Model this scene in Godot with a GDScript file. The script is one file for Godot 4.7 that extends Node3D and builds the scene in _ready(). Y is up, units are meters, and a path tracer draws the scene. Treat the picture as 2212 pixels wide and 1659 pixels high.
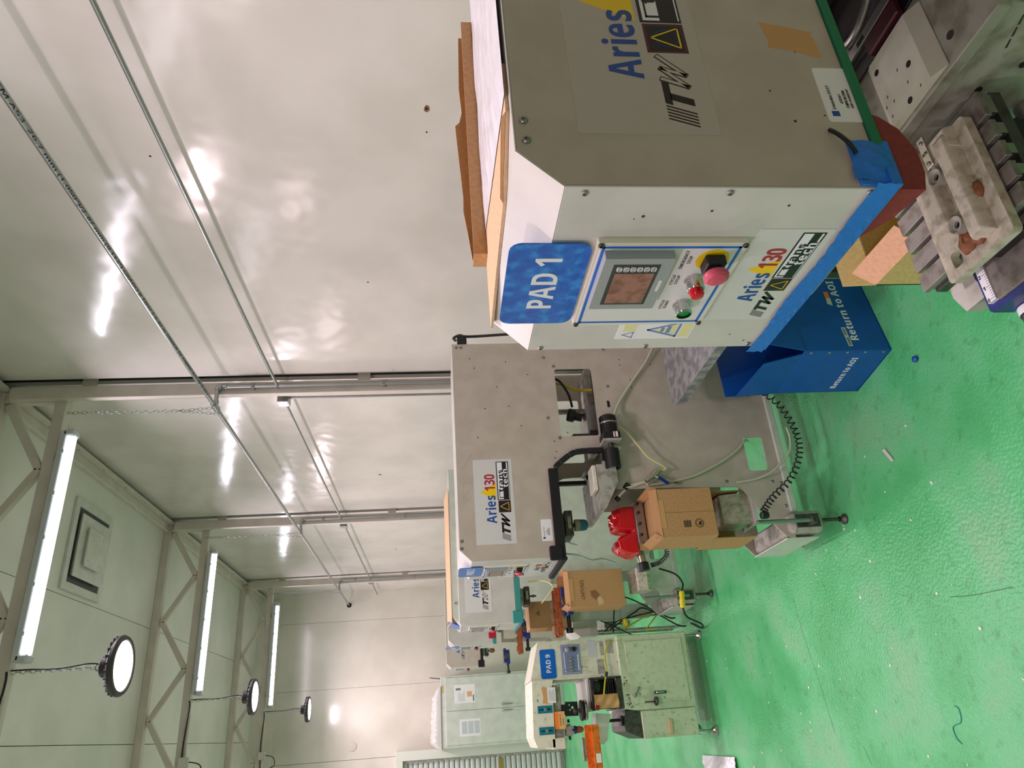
extends Node3D
# A workshop row of pad printers along a glossy white wall; portrait photograph stored on its side.
# World: x to the right-hand wall, y up, depth d = -z.

var M := {}
var S: SurfaceTool
var org := Vector3.ZERO
var ox := 0.0
var od := 0.0
var taken := {}
var rng := RandomNumberGenerator.new()
var fonts := {}

func _ready():
	rng.seed = 7
	# ---- camera ----
	var cam := Camera3D.new()
	cam.name = "camera"
	cam.fov = 2.0 * rad_to_deg(atan(829.5 / 1554.05))
	cam.keep_aspect = Camera3D.KEEP_HEIGHT
	cam.near = 0.03
	cam.far = 60.0
	var right := Vector3(0.89685147, -0.02344405, 0.44171011)
	var down := Vector3(-0.06989111, -0.99356093, 0.08917354)
	var ahead := Vector3(0.43677532, -0.11084703, -0.8927151)
	cam.transform = Transform3D(Basis(down, right, -ahead), Vector3(0, 1.8, 0))
	add_child(cam)
	cam.current = true
	# ---- environment ----
	var we := WorldEnvironment.new()
	we.name = "environment"
	var env := Environment.new()
	env.background_mode = Environment.BG_COLOR
	env.background_color = Color(0, 0, 0)
	env.tonemap_mode = Environment.TONE_MAPPER_LINEAR
	env.tonemap_exposure = 1.22
	env.sdfgi_enabled = true
	env.ssao_enabled = true
	env.ssil_enabled = true
	we.environment = env
	add_child(we)
	make_materials()
	build_room()
	build_lamps()
	build_pipes()
	build_first_printer()
	build_second_printer()
	build_far_printers()
	build_old_printer()
	build_cabinet()
	build_floor_things()

# ------------------------------------------------------------------ helpers
func noise_tex(freq, ramp, type = FastNoiseLite.TYPE_SIMPLEX_SMOOTH, octaves = 4, size = 512, seed_ = 1, normal = 0.0):
	var n := FastNoiseLite.new()
	n.noise_type = type
	n.frequency = freq
	n.fractal_octaves = octaves
	n.seed = seed_
	var t := NoiseTexture2D.new()
	t.width = size
	t.height = size
	t.seamless = true
	t.seamless_blend_skirt = 0.2
	t.noise = n
	if normal > 0.0:
		t.as_normal_map = true
		t.bump_strength = normal
	elif ramp:
		var g := Gradient.new()
		var offs := PackedFloat32Array()
		var cols := PackedColorArray()
		for r in ramp:
			offs.append(r[0])
			cols.append(r[1])
		g.offsets = offs
		g.colors = cols
		t.color_ramp = g
	return t

func c8(r, g, b, a = 1.0):
	return Color(r / 255.0, g / 255.0, b / 255.0, a)

func mat(called, color, rough = 0.5, metal = 0.0, tex = null, scale = 1.0, spec = 0.5):
	var m := StandardMaterial3D.new()
	m.albedo_color = color
	m.roughness = rough
	m.metallic = metal
	m.metallic_specular = spec
	if tex:
		m.albedo_texture = tex
		m.uv1_triplanar = true
		m.uv1_world_triplanar = true
		m.uv1_scale = Vector3.ONE * scale
	M[called] = m
	return m

func P(x, y, d):
	return Vector3(x + ox, y, -(d + od)) - org

func beg():
	S = SurfaceTool.new()
	S.begin(Mesh.PRIMITIVE_TRIANGLES)

func fin(called, material, parent, kind = ""):
	var o := MeshInstance3D.new()
	o.mesh = S.commit()
	o.name = called
	o.material_override = M[material] if material is String else material
	parent.add_child(o, true)
	if kind != "":
		o.set_meta("kind", kind)
	return o

func numbered(called):
	if not taken.has(called):
		taken[called] = 0
		return called
	taken[called] += 1
	return "%s_%03d" % [called, taken[called]]

func thing(called, label, category, x = 0.0, y = 0.0, d = 0.0, group = ""):
	org = Vector3.ZERO
	var base = P(x, y, d)
	var o := Node3D.new()
	o.name = numbered(called)
	o.position = base
	add_child(o)
	o.set_meta("label", label)
	o.set_meta("category", category)
	if group != "":
		o.set_meta("group", group)
	org = base
	return o

# a part made of several pieces, under a thing
func part(t, called):
	var o := Node3D.new()
	o.name = called
	t.add_child(o, true)
	org = t.position
	return o

func structure(called):
	org = Vector3.ZERO
	var o := Node3D.new()
	o.name = numbered(called)
	add_child(o)
	o.set_meta("kind", "structure")
	return o

func tri(a, b, c, na, nb = null, nc = null):
	if nb == null:
		nb = na
		nc = na
	if (b - a).cross(c - a).dot(na + nb + nc) > 0.0:
		var t = b
		b = c
		c = t
		t = nb
		nb = nc
		nc = t
	S.set_normal(na)
	S.add_vertex(a)
	S.set_normal(nb)
	S.add_vertex(b)
	S.set_normal(nc)
	S.add_vertex(c)

func quad(a, b, c, d, n):
	tri(a, b, c, n)
	tri(a, c, d, n)

func flat(a, b, c, d, inside):
	var n = (b - a).cross(c - a)
	if n.length() < 1e-12:
		n = (c - a).cross(d - a)
	n = n.normalized()
	if n.dot((a + b + c + d) / 4.0 - inside) < 0:
		n = -n
	quad(a, b, c, d, n)

# bevelled box from a centre, three half-axis vectors
func obox(c, ax, ay, az, bev = 0.0):
	var hx = ax.length()
	var hy = ay.length()
	var hz = az.length()
	var ux = ax / hx
	var uy = ay / hy
	var uz = az / hz
	var b = minf(bev, 0.45 * minf(hx, minf(hy, hz)))
	if b <= 0.0:
		for s in [-1.0, 1.0]:
			quad(c + ax * s - ay - az, c + ax * s + ay - az, c + ax * s + ay + az, c + ax * s - ay + az, ux * s)
			quad(c + ay * s - ax - az, c + ay * s + ax - az, c + ay * s + ax + az, c + ay * s - ax + az, uy * s)
			quad(c + az * s - ay - ax, c + az * s + ay - ax, c + az * s + ay + ax, c + az * s - ay + ax, uz * s)
		return
	var v = func(sx, sy, sz, which):
		var p = Vector3(hx, hy, hz) - Vector3(b, b, b)
		p[which] += b
		return c + ux * sx * p.x + uy * sy * p.y + uz * sz * p.z
	for s in [-1, 1]:
		quad(v.call(s, -1, -1, 0), v.call(s, 1, -1, 0), v.call(s, 1, 1, 0), v.call(s, -1, 1, 0), ux * s)
		quad(v.call(-1, s, -1, 1), v.call(1, s, -1, 1), v.call(1, s, 1, 1), v.call(-1, s, 1, 1), uy * s)
		quad(v.call(-1, -1, s, 2), v.call(1, -1, s, 2), v.call(1, 1, s, 2), v.call(-1, 1, s, 2), uz * s)
		for t in [-1, 1]:
			flat(v.call(s, t, -1, 0), v.call(s, t, 1, 0), v.call(s, t, 1, 1), v.call(s, t, -1, 1), c)
			flat(v.call(s, -1, t, 0), v.call(s, 1, t, 0), v.call(s, 1, t, 2), v.call(s, -1, t, 2), c)
			flat(v.call(-1, s, t, 1), v.call(1, s, t, 1), v.call(1, s, t, 2), v.call(-1, s, t, 2), c)
			for r in [-1, 1]:
				var a1 = v.call(s, t, r, 0)
				var a2 = v.call(s, t, r, 1)
				var a3 = v.call(s, t, r, 2)
				tri(a1, a2, a3, (ux * s + uy * t + uz * r).normalized())

func box(x0, x1, y0, y1, d0, d1, bev = 0.0):
	obox(P((x0 + x1) / 2.0, (y0 + y1) / 2.0, (d0 + d1) / 2.0), Vector3(absf(x1 - x0) / 2.0, 0, 0), Vector3(0, absf(y1 - y0) / 2.0, 0), Vector3(0, 0, absf(d1 - d0) / 2.0), bev)

# bar between two points
func bar(a, b, w, h, bev = 0.0, upv = Vector3.UP):
	var f = (b - a).normalized()
	if absf(f.dot(upv)) > 0.99:
		upv = Vector3.RIGHT
	var r = f.cross(upv).normalized()
	var u = r.cross(f).normalized()
	obox((a + b) / 2.0, r * w / 2.0, u * h / 2.0, (b - a) / 2.0, bev)

# prism: polygon in a plane through o spanned by r,u ; thickness vector t
func prism(pts, o, r, u, t):
	var poly := PackedVector2Array()
	for p in pts:
		poly.append(p if p is Vector2 else Vector2(p[0], p[1]))
	var idx = Geometry2D.triangulate_polygon(poly)
	if idx.is_empty():
		print("triangulation failed ", pts.size())
	var n = r.cross(u).normalized()
	if n.dot(t) < 0:
		n = -n
	var q = []
	for p in poly:
		q.append(o + r * p.x + u * p.y)
	for i in range(0, idx.size(), 3):
		tri(q[idx[i]], q[idx[i + 1]], q[idx[i + 2]], -n)
		tri(q[idx[i]] + t, q[idx[i + 1]] + t, q[idx[i + 2]] + t, n)
	var cw = Geometry2D.is_polygon_clockwise(poly)
	var m = q.size()
	for i in m:
		var a = q[i]
		var b = q[(i + 1) % m]
		var e = poly[(i + 1) % m] - poly[i]
		if e.length() < 1e-6:
			continue
		var out2 = Vector2(e.y, -e.x) if not cw else Vector2(-e.y, e.x)
		var nn = (r * out2.x + u * out2.y).normalized()
		quad(a, b, b + t, a + t, nn)

# polygon in (x, y), extruded along d
func ext_d(pts, d0, d1):
	prism(pts, P(0, 0, d0), Vector3(1, 0, 0), Vector3(0, 1, 0), Vector3(0, 0, -(d1 - d0)))

# polygon in (d, y), extruded along x
func ext_x(pts, x0, x1):
	prism(pts, P(x0, 0, 0), Vector3(0, 0, -1), Vector3(0, 1, 0), Vector3(x1 - x0, 0, 0))

# polygon in (x, d), extruded along y
func ext_y(pts, y0, y1):
	prism(pts, P(0, y0, 0), Vector3(1, 0, 0), Vector3(0, 0, -1), Vector3(0, y1 - y0, 0))

func rrect(a0, a1, b0, b1, r, n = 4):
	var out = []
	for q in [[a1 - r, b1 - r, 0.0], [a0 + r, b1 - r, PI / 2], [a0 + r, b0 + r, PI], [a1 - r, b0 + r, 1.5 * PI]]:
		for i in n + 1:
			var t = q[2] + PI / 2 * i / n
			out.append(Vector2(q[0] + r * cos(t), q[1] + r * sin(t)))
	return out

func ring2(cx, cy, r, n = 16):
	var out = []
	for i in n:
		out.append(Vector2(cx + r * cos(TAU * i / n), cy + r * sin(TAU * i / n)))
	return out

# join holes into one outline through hair-thin slits
func holed(outer, holes):
	var poly = []
	for p in outer:
		poly.append(p if p is Vector2 else Vector2(p[0], p[1]))
	if Geometry2D.is_polygon_clockwise(PackedVector2Array(poly)):
		poly.reverse()
	for h in holes:
		var hole = []
		for p in h:
			hole.append(p if p is Vector2 else Vector2(p[0], p[1]))
		if not Geometry2D.is_polygon_clockwise(PackedVector2Array(hole)):
			hole.reverse()
		var best = 1e9
		var bi = 0
		var bj = 0
		for i in poly.size():
			for j in hole.size():
				var dd = poly[i].distance_to(hole[j])
				if dd < best:
					var ok = true
					for k in poly.size():
						if k != i and (k + 1) % poly.size() != i:
							if Geometry2D.segment_intersects_segment(poly[i], hole[j], poly[k], poly[(k + 1) % poly.size()]) != null:
								ok = false
								break
					if ok:
						best = dd
						bi = i
						bj = j
		var side = (hole[bj] - poly[bi]).normalized().orthogonal() * 0.00004
		var joined = []
		for i in bi + 1:
			joined.append(poly[i])
		for j in hole.size():
			joined.append(hole[(bj + j) % hole.size()])
		joined.append(hole[bj] + side)
		joined.append(poly[bi] + side)
		for i in range(bi + 1, poly.size()):
			joined.append(poly[i])
		poly = joined
	return poly

func tube(pts, r, sides = 8, caps = true):
	var prev_r = null
	var rings = []
	var norms = []
	var n = pts.size()
	for i in n:
		var f
		if i == 0:
			f = pts[1] - pts[0]
		elif i == n - 1:
			f = pts[n - 1] - pts[n - 2]
		else:
			f = (pts[i + 1] - pts[i]).normalized() + (pts[i] - pts[i - 1]).normalized()
		f = f.normalized()
		var rr
		if prev_r == null:
			rr = f.cross(Vector3.UP if absf(f.y) < 0.9 else Vector3.RIGHT).normalized()
		else:
			rr = (prev_r - f * prev_r.dot(f)).normalized()
		prev_r = rr
		var uu = f.cross(rr)
		var rad = r[i] if r is Array else r
		var ring = []
		var nr = []
		for k in sides:
			var t = TAU * k / sides
			var dir = rr * cos(t) + uu * sin(t)
			ring.append(pts[i] + dir * rad)
			nr.append(dir)
		rings.append(ring)
		norms.append(nr)
	for i in n - 1:
		for k in sides:
			var k2 = (k + 1) % sides
			tri(rings[i][k], rings[i][k2], rings[i + 1][k2], norms[i][k], norms[i][k2], norms[i + 1][k2])
			tri(rings[i][k], rings[i + 1][k2], rings[i + 1][k], norms[i][k], norms[i + 1][k2], norms[i + 1][k])
	if caps:
		for e in [0, n - 1]:
			var f = (pts[0] - pts[1]).normalized() if e == 0 else (pts[n - 1] - pts[n - 2]).normalized()
			for k in range(1, sides - 1):
				tri(rings[e][0], rings[e][k], rings[e][k + 1], f)

# surface of revolution: profile of [radius, height] along axis from o
func lathe(prof, o, axis, sides = 20):
	axis = axis.normalized()
	var rr = axis.cross(Vector3.UP if absf(axis.y) < 0.9 else Vector3.RIGHT).normalized()
	var uu = axis.cross(rr)
	for i in prof.size() - 1:
		var r0 = prof[i][0]
		var h0 = prof[i][1]
		var r1 = prof[i + 1][0]
		var h1 = prof[i + 1][1]
		var sl = Vector2(h1 - h0, -(r1 - r0))
		if sl.length() < 1e-9:
			continue
		sl = sl.normalized()
		for k in sides:
			var t0 = TAU * k / sides
			var t1 = TAU * (k + 1) / sides
			var d0 = rr * cos(t0) + uu * sin(t0)
			var d1 = rr * cos(t1) + uu * sin(t1)
			var n0 = (d0 * sl.x + axis * sl.y).normalized()
			var n1 = (d1 * sl.x + axis * sl.y).normalized()
			var a = o + d0 * r0 + axis * h0
			var b = o + d1 * r0 + axis * h0
			var c = o + d1 * r1 + axis * h1
			var e = o + d0 * r1 + axis * h1
			if r0 > 1e-6:
				tri(a, b, c, n0, n1, n1)
			if r1 > 1e-6:
				tri(a, c, e, n0, n1, n0)

func cyl(o, axis, r, h, bev = 0.0, sides = 20):
	if bev > 0:
		lathe([[0, 0], [r - bev, 0], [r, bev], [r, h - bev], [r - bev, h], [0, h]], o, axis, sides)
	else:
		lathe([[0, 0], [r, 0], [r, h], [0, h]], o, axis, sides)

# four-cornered sheet with thickness towards the given side
func sheet(a, b, c, d, t):
	var n = (b - a).cross(c - a).normalized() * t
	var mid = (a + b + c + d) / 4.0 + n / 2.0
	flat(a, b, c, d, mid)
	flat(a + n, b + n, c + n, d + n, mid)
	flat(a, b, b + n, a + n, mid)
	flat(b, c, c + n, b + n, mid)
	flat(c, d, d + n, c + n, mid)
	flat(d, a, a + n, d + n, mid)

# smooth bumpy grid surface; f(i,j) gives the point
func grid(nx, ny, f):
	var p = []
	for i in nx + 1:
		var row = []
		for j in ny + 1:
			row.append(f.call(float(i) / nx, float(j) / ny))
		p.append(row)
	var nn = []
	for i in nx + 1:
		var row = []
		for j in ny + 1:
			var du = p[mini(i + 1, nx)][j] - p[maxi(i - 1, 0)][j]
			var dv = p[i][mini(j + 1, ny)] - p[i][maxi(j - 1, 0)]
			row.append(du.cross(dv).normalized())
		nn.append(row)
	for i in nx:
		for j in ny:
			tri(p[i][j], p[i + 1][j], p[i + 1][j + 1], nn[i][j], nn[i + 1][j], nn[i + 1][j + 1])
			tri(p[i][j], p[i + 1][j + 1], p[i][j + 1], nn[i][j], nn[i + 1][j + 1], nn[i][j + 1])

# drawing frames on a face: side faces the camera (a = x), front faces the aisle (a = -d), top faces up (a = x, b = d)
func side_frame(d):
	return {"o": P(0, 0, d), "r": Vector3(1, 0, 0), "u": Vector3(0, 1, 0), "n": Vector3(0, 0, 1)}

func front_frame(x):
	return {"o": P(x, 0, 0), "r": Vector3(0, 0, 1), "u": Vector3(0, 1, 0), "n": Vector3(-1, 0, 0)}

func fpoly(fr, pts, lift, th = 0.0004):
	prism(pts, fr.o + fr.n * lift, fr.r, fr.u, fr.n * th)

func frect(fr, a0, a1, b0, b1, lift, th = 0.0004, rad = 0.0):
	if rad > 0:
		fpoly(fr, rrect(a0, a1, b0, b1, rad), lift, th)
	else:
		fpoly(fr, [[a0, b0], [a1, b0], [a1, b1], [a0, b1]], lift, th)

func fstroke(fr, pts, w, lift, th = 0.0004, closed = false):
	var n = pts.size()
	for i in (n if closed else n - 1):
		var a = Vector2(pts[i][0], pts[i][1])
		var b = Vector2(pts[(i + 1) % n][0], pts[(i + 1) % n][1])
		var t = (b - a).normalized()
		var s = t.orthogonal() * w / 2.0
		a -= t * w * 0.35
		b += t * w * 0.35
		fpoly(fr, [a + s, b + s, b - s, a - s], lift, th)

# lettering fitted into a rectangle on a face
func text(fr, words, a0, a1, b0, b1, material, parent, lift = 0.0006, slant = 0.0, bold = true, serif = false, called = "lettering"):
	var key = ("Droid Serif" if serif else "Droid Sans") + str(bold)
	if not fonts.has(key):
		var f := SystemFont.new()
		f.font_names = PackedStringArray(["Droid Serif" if serif else "Droid Sans"])
		f.font_weight = 700 if bold else 400
		fonts[key] = f
	var tm := TextMesh.new()
	tm.font = fonts[key]
	tm.text = words
	tm.font_size = 32
	tm.pixel_size = 0.01
	tm.depth = 0.02
	tm.curve_step = 1.5
	var box3 = tm.get_aabb()
	var w = maxf(box3.size.x, 0.001)
	var h = maxf(box3.size.y, 0.001)
	var hh = b1 - b0
	var ww = (a1 - a0) - absf(slant) * hh
	var sx = ww / w
	var sy = hh / h
	var ex = fr.r * sx
	var ey = (fr.u + fr.r * slant) * sy
	var ez = fr.n * 0.02
	var corner = fr.o + fr.r * (a0 - minf(0.0, slant * hh)) + fr.u * b0 + fr.n * lift
	var o := MeshInstance3D.new()
	o.mesh = tm
	o.material_override = M[material] if material is String else material
	o.name = called
	o.transform = Transform3D(Basis(ex, ey, ez), corner - ex * box3.position.x - ey * box3.position.y)
	parent.add_child(o, true)
	return o

func screw(o, axis, r):
	lathe([[r * 0.45, r * 0.2], [r * 0.45, r * 0.62], [r * 0.75, r * 0.6], [r * 0.95, r * 0.35], [r, 0.0]], o, axis, 10)
	lathe([[0, r * 0.2], [r * 0.45, r * 0.2]], o, axis, 10)

func curve(pts, n = 8):
	var out = []
	for i in pts.size() - 1:
		var p0 = pts[maxi(i - 1, 0)]
		var p1 = pts[i]
		var p2 = pts[i + 1]
		var p3 = pts[mini(i + 2, pts.size() - 1)]
		for k in n:
			out.append(p1.cubic_interpolate(p2, p0, p3, float(k) / n))
	out.append(pts[pts.size() - 1])
	return out

# coiled cord round a path
func coil(path, turns, big, r):
	var out = []
	var len_ = path.size()
	var steps = turns * 10
	for i in steps + 1:
		var t = float(i) / steps * (len_ - 1)
		var k = mini(int(t), len_ - 2)
		var p = path[k].lerp(path[k + 1], t - k)
		var f = (path[k + 1] - path[k]).normalized()
		var rr = f.cross(Vector3(0.3, 0.2, 1).normalized()).normalized()
		var uu = f.cross(rr)
		var a = TAU * turns * i / steps
		out.append(p + (rr * cos(a) + uu * sin(a)) * big)
	tube(out, r, 5)

# ------------------------------------------------------------------ materials
func make_materials():
	var W = Color.WHITE
	var blotch = noise_tex(0.008, [[0.25, Color(0.955, 0.955, 0.95)], [0.7, W]], FastNoiseLite.TYPE_SIMPLEX_SMOOTH, 4, 512, 3)
	var grime = noise_tex(0.009, [[0.0, Color(0.72, 0.7, 0.67)], [0.35, Color(0.9, 0.89, 0.87)], [0.6, W]], FastNoiseLite.TYPE_SIMPLEX_SMOOTH, 5, 512, 5)
	var chips = noise_tex(0.022, [[0.0, Color(0.2, 0.19, 0.17)], [0.07, Color(0.35, 0.34, 0.31)], [0.09, Color(0.9, 0.9, 0.87)], [0.35, Color(0.97, 0.97, 0.95)], [1.0, W]], FastNoiseLite.TYPE_SIMPLEX, 5, 512, 9)
	var stone = noise_tex(0.012, [[0.2, Color(0.72, 0.72, 0.73)], [0.5, Color(0.85, 0.85, 0.86)], [0.8, Color(0.97, 0.97, 0.97)]], FastNoiseLite.TYPE_SIMPLEX, 5, 512, 11)
	var fibre = noise_tex(0.05, [[0.2, Color(0.93, 0.92, 0.9)], [0.8, W]], FastNoiseLite.TYPE_SIMPLEX, 3, 256, 13)
	var peel = noise_tex(0.05, null, FastNoiseLite.TYPE_SIMPLEX_SMOOTH, 2, 256, 17, 1.2)
	var wave = noise_tex(0.012, null, FastNoiseLite.TYPE_SIMPLEX_SMOOTH, 3, 512, 19, 2.5)
	var epoxy = noise_tex(0.006, [[0.2, c8(78, 182, 112)], [0.45, c8(90, 192, 124)], [0.62, c8(102, 196, 134)], [0.85, c8(120, 192, 138)]], FastNoiseLite.TYPE_SIMPLEX_SMOOTH, 5, 1024, 21)
	var scuff = noise_tex(0.03, [[0.0, Color(0.86, 0.86, 0.82)], [0.18, Color(0.96, 0.96, 0.94)], [0.3, W]], FastNoiseLite.TYPE_SIMPLEX, 5, 1024, 23)
	var wrinkle = noise_tex(0.2, null, FastNoiseLite.TYPE_SIMPLEX_SMOOTH, 2, 1024, 25, 3.0)

	var m = mat("wall", c8(222, 218, 210), 0.17, 0, blotch, 0.35)
	m.normal_enabled = true
	m.normal_texture = peel
	m.normal_scale = 0.12
	m = mat("back_wall", c8(220, 216, 204), 0.18, 0, blotch, 0.3)
	mat("ceiling", c8(228, 224, 218), 0.5, 0, blotch, 0.3)
	mat("steel_paint", c8(212, 204, 194), 0.45, 0, blotch, 0.8)
	m = mat("floor", c8(255, 255, 255), 0.34, 0, epoxy, 0.3)
	m.normal_enabled = true
	m.normal_texture = wrinkle
	m.normal_scale = 0.25
	m.detail_enabled = true
	m.detail_blend_mode = BaseMaterial3D.BLEND_MODE_MUL
	m.detail_albedo = scuff
	m.detail_uv_layer = BaseMaterial3D.DETAIL_UV_1
	mat("galvanised", c8(170, 174, 174), 0.32, 0.9, blotch, 3.0)
	mat("dark_gap", c8(25, 23, 22), 0.8)
	mat("black", c8(24, 24, 26), 0.45)
	mat("black_gloss", c8(16, 16, 19), 0.15)
	mat("black_foam", c8(20, 20, 23), 0.85)
	mat("rubber", c8(30, 30, 31), 0.6)
	mat("machine", c8(193, 183, 170), 0.42, 0, blotch, 2.0)
	mat("machine_white", c8(212, 210, 204), 0.38, 0, blotch, 1.5)
	mat("machine_mint", c8(206, 216, 202), 0.45, 0, blotch, 2.0)
	mat("sticker_plate", c8(190, 183, 174), 0.35)
	mat("sticker_plate_light", c8(214, 215, 212), 0.35)
	mat("cream", c8(226, 222, 205), 0.4)
	mat("panel_white", c8(224, 224, 222), 0.35)
	mat("panel_blue", c8(30, 105, 200), 0.4)
	m = mat("label_blue", c8(12, 104, 202), 0.22)
	m.normal_enabled = true
	m.normal_texture = wave
	m.normal_scale = 0.5
	m.uv1_triplanar = true
	m.uv1_world_triplanar = true
	m.uv1_scale = Vector3.ONE * 9.0
	var bubbles_glint = noise_tex(0.009, [[0.2, c8(10, 92, 188)], [0.45, c8(14, 104, 202)], [0.6, c8(20, 112, 208)], [0.85, c8(42, 140, 220)]], FastNoiseLite.TYPE_SIMPLEX, 4, 512, 31)  # blue mottling paints glints and dark reflections along with laminate bubbles
	m = mat("label_worn_glint", Color.WHITE, 0.22, 0, bubbles_glint, 7.0)
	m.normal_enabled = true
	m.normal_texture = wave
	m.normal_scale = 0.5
	mat("print_white", c8(236, 238, 242), 0.4)
	mat("print_blue", c8(22, 76, 158), 0.4)
	mat("print_black", c8(20, 19, 20), 0.45)
	mat("print_red", c8(178, 22, 48), 0.4)
	mat("print_yellow", c8(246, 208, 12), 0.4)
	mat("print_maroon", c8(74, 26, 36), 0.4)
	mat("print_grey", c8(120, 124, 140), 0.5)
	mat("hmi_grey", c8(158, 164, 164), 0.45)
	mat("hmi_dark", c8(52, 56, 58), 0.4)
	m = mat("hmi_screen", c8(164, 118, 102), 0.15, 0, grime, 9.0)
	mat("chrome", c8(200, 200, 200), 0.18, 1.0)
	mat("steel", c8(165, 163, 160), 0.35, 0.85, blotch, 4.0)
	mat("steel_dark", c8(95, 92, 90), 0.45, 0.7, grime, 6.0)
	mat("cast_grey", c8(176, 174, 166), 0.55, 0, grime, 4.0)
	mat("estop_red", c8(206, 78, 104), 0.45)
	mat("button_red", c8(200, 14, 36), 0.12)
	mat("button_green", c8(24, 140, 66), 0.2)
	mat("estop_yellow", c8(236, 200, 20), 0.4)
	mat("warn_yellow", c8(232, 228, 170), 0.45)
	mat("warn_blue", c8(120, 140, 190), 0.45)
	m = mat("tape_blue", c8(36, 122, 214), 0.55)
	m.normal_enabled = true
	m.normal_texture = wave
	m.normal_scale = 0.8
	m.uv1_triplanar = true
	m.uv1_world_triplanar = true
	m.uv1_scale = Vector3.ONE * 14.0
	mat("tape_tan", c8(206, 158, 104), 0.55)
	mat("edge_green", c8(18, 118, 78), 0.6)
	mat("edge_teal", c8(58, 150, 146), 0.55)
	mat("card", c8(196, 152, 104), 0.8, 0, fibre, 6.0)
	mat("card_light", c8(222, 190, 152), 0.8, 0, fibre, 6.0)
	mat("card_dark", c8(146, 106, 74), 0.85, 0, fibre, 6.0)
	mat("card_pink", c8(226, 176, 142), 0.8, 0, fibre, 6.0)
	mat("card_manila", c8(208, 188, 122), 0.8, 0, fibre, 6.0)
	mat("card_red", c8(140, 56, 54), 0.75, 0, fibre, 5.0)
	m = mat("film", c8(236, 234, 242), 0.2, 0, blotch, 5.0)
	m.normal_enabled = true
	m.normal_texture = wave
	m.normal_scale = 0.12
	mat("block_white", c8(226, 222, 206), 0.4, 0, blotch, 3.0)
	mat("jig_white", c8(208, 200, 184), 0.45, 0, grime, 7.0)
	mat("clay", c8(150, 92, 60), 0.6, 0, grime, 12.0)
	mat("slide_steel", c8(140, 134, 128), 0.4, 0.35, grime, 5.0)
	mat("plate_grey", c8(170, 168, 156), 0.5, 0.1, grime, 3.0)
	mat("stage_blue", c8(34, 48, 122), 0.3, 0, grime, 8.0)
	mat("ruler", c8(222, 222, 226), 0.4)
	mat("box_blue", c8(10, 84, 176), 0.35, 0, blotch, 2.5)
	mat("slab", c8(168, 168, 170), 0.55, 0, stone, 2.2)
	mat("red_nest", c8(196, 12, 26), 0.12)
	mat("pad_teal", c8(38, 106, 132), 0.35)
	mat("pad_tan", c8(150, 140, 118), 0.55)
	mat("pad_red", c8(170, 84, 60), 0.4)
	mat("nickel", c8(190, 182, 168), 0.25, 0.9)
	m = mat("hose", c8(232, 228, 150, 0.55), 0.3)
	m.albedo_color = c8(214, 210, 150)
	m = mat("hose_clear", c8(196, 200, 176), 0.25)
	mat("hose_yellow", c8(212, 196, 40), 0.35)
	mat("hose_blue", c8(182, 208, 212), 0.3)
	mat("handle_blue", c8(14, 50, 130), 0.35)
	mat("old_cream", c8(226, 226, 208), 0.5, 0, chips, 1.3)
	mat("old_green", c8(208, 222, 192), 0.5, 0, chips, 1.6)
	mat("old_panel", c8(122, 136, 176), 0.4)
	mat("teal_plate", c8(0, 118, 142), 0.4)
	mat("orange", c8(226, 122, 34), 0.45, 0, grime, 5.0)
	mat("copper", c8(176, 92, 52), 0.45, 0.2, grime, 8.0)
	mat("sticker_orange", c8(250, 130, 30), 0.5)
	mat("sticker_tan", c8(226, 176, 116), 0.6)
	mat("paper", c8(238, 238, 240), 0.6)
	mat("paper_grey", c8(196, 204, 208), 0.6)
	mat("paper_lines", c8(120, 128, 140), 0.6)
	mat("cabinet", c8(212, 218, 208), 0.5, 0, blotch, 1.2)
	mat("shutter", c8(206, 212, 208), 0.45, 0, blotch, 1.5)
	mat("shutter_frame", c8(214, 220, 208), 0.45)
	mat("gold_label", c8(150, 138, 70), 0.45)
	mat("clear_plastic", c8(210, 208, 204), 0.2)
	mat("yellow_plastic", c8(234, 214, 50), 0.4)
	mat("lamp_housing", c8(58, 54, 54), 0.5)
	mat("lamp_clear", c8(196, 200, 204), 0.25)
	m = mat("lamp_lens", c8(255, 250, 246), 0.4)
	m.emission_enabled = true
	m.emission = c8(255, 246, 240)
	m.emission_energy_multiplier = 6.0
	m = mat("lamp_tube", c8(245, 250, 255), 0.4)
	m.emission_enabled = true
	m.emission = c8(236, 246, 255)
	m.emission_energy_multiplier = 4.0
	mat("scratch", c8(52, 96, 66), 0.6)
	mat("warm_wall", c8(214, 190, 172), 0.6, 0, blotch, 0.4)
	mat("chip_white", c8(240, 240, 232), 0.5)

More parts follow.
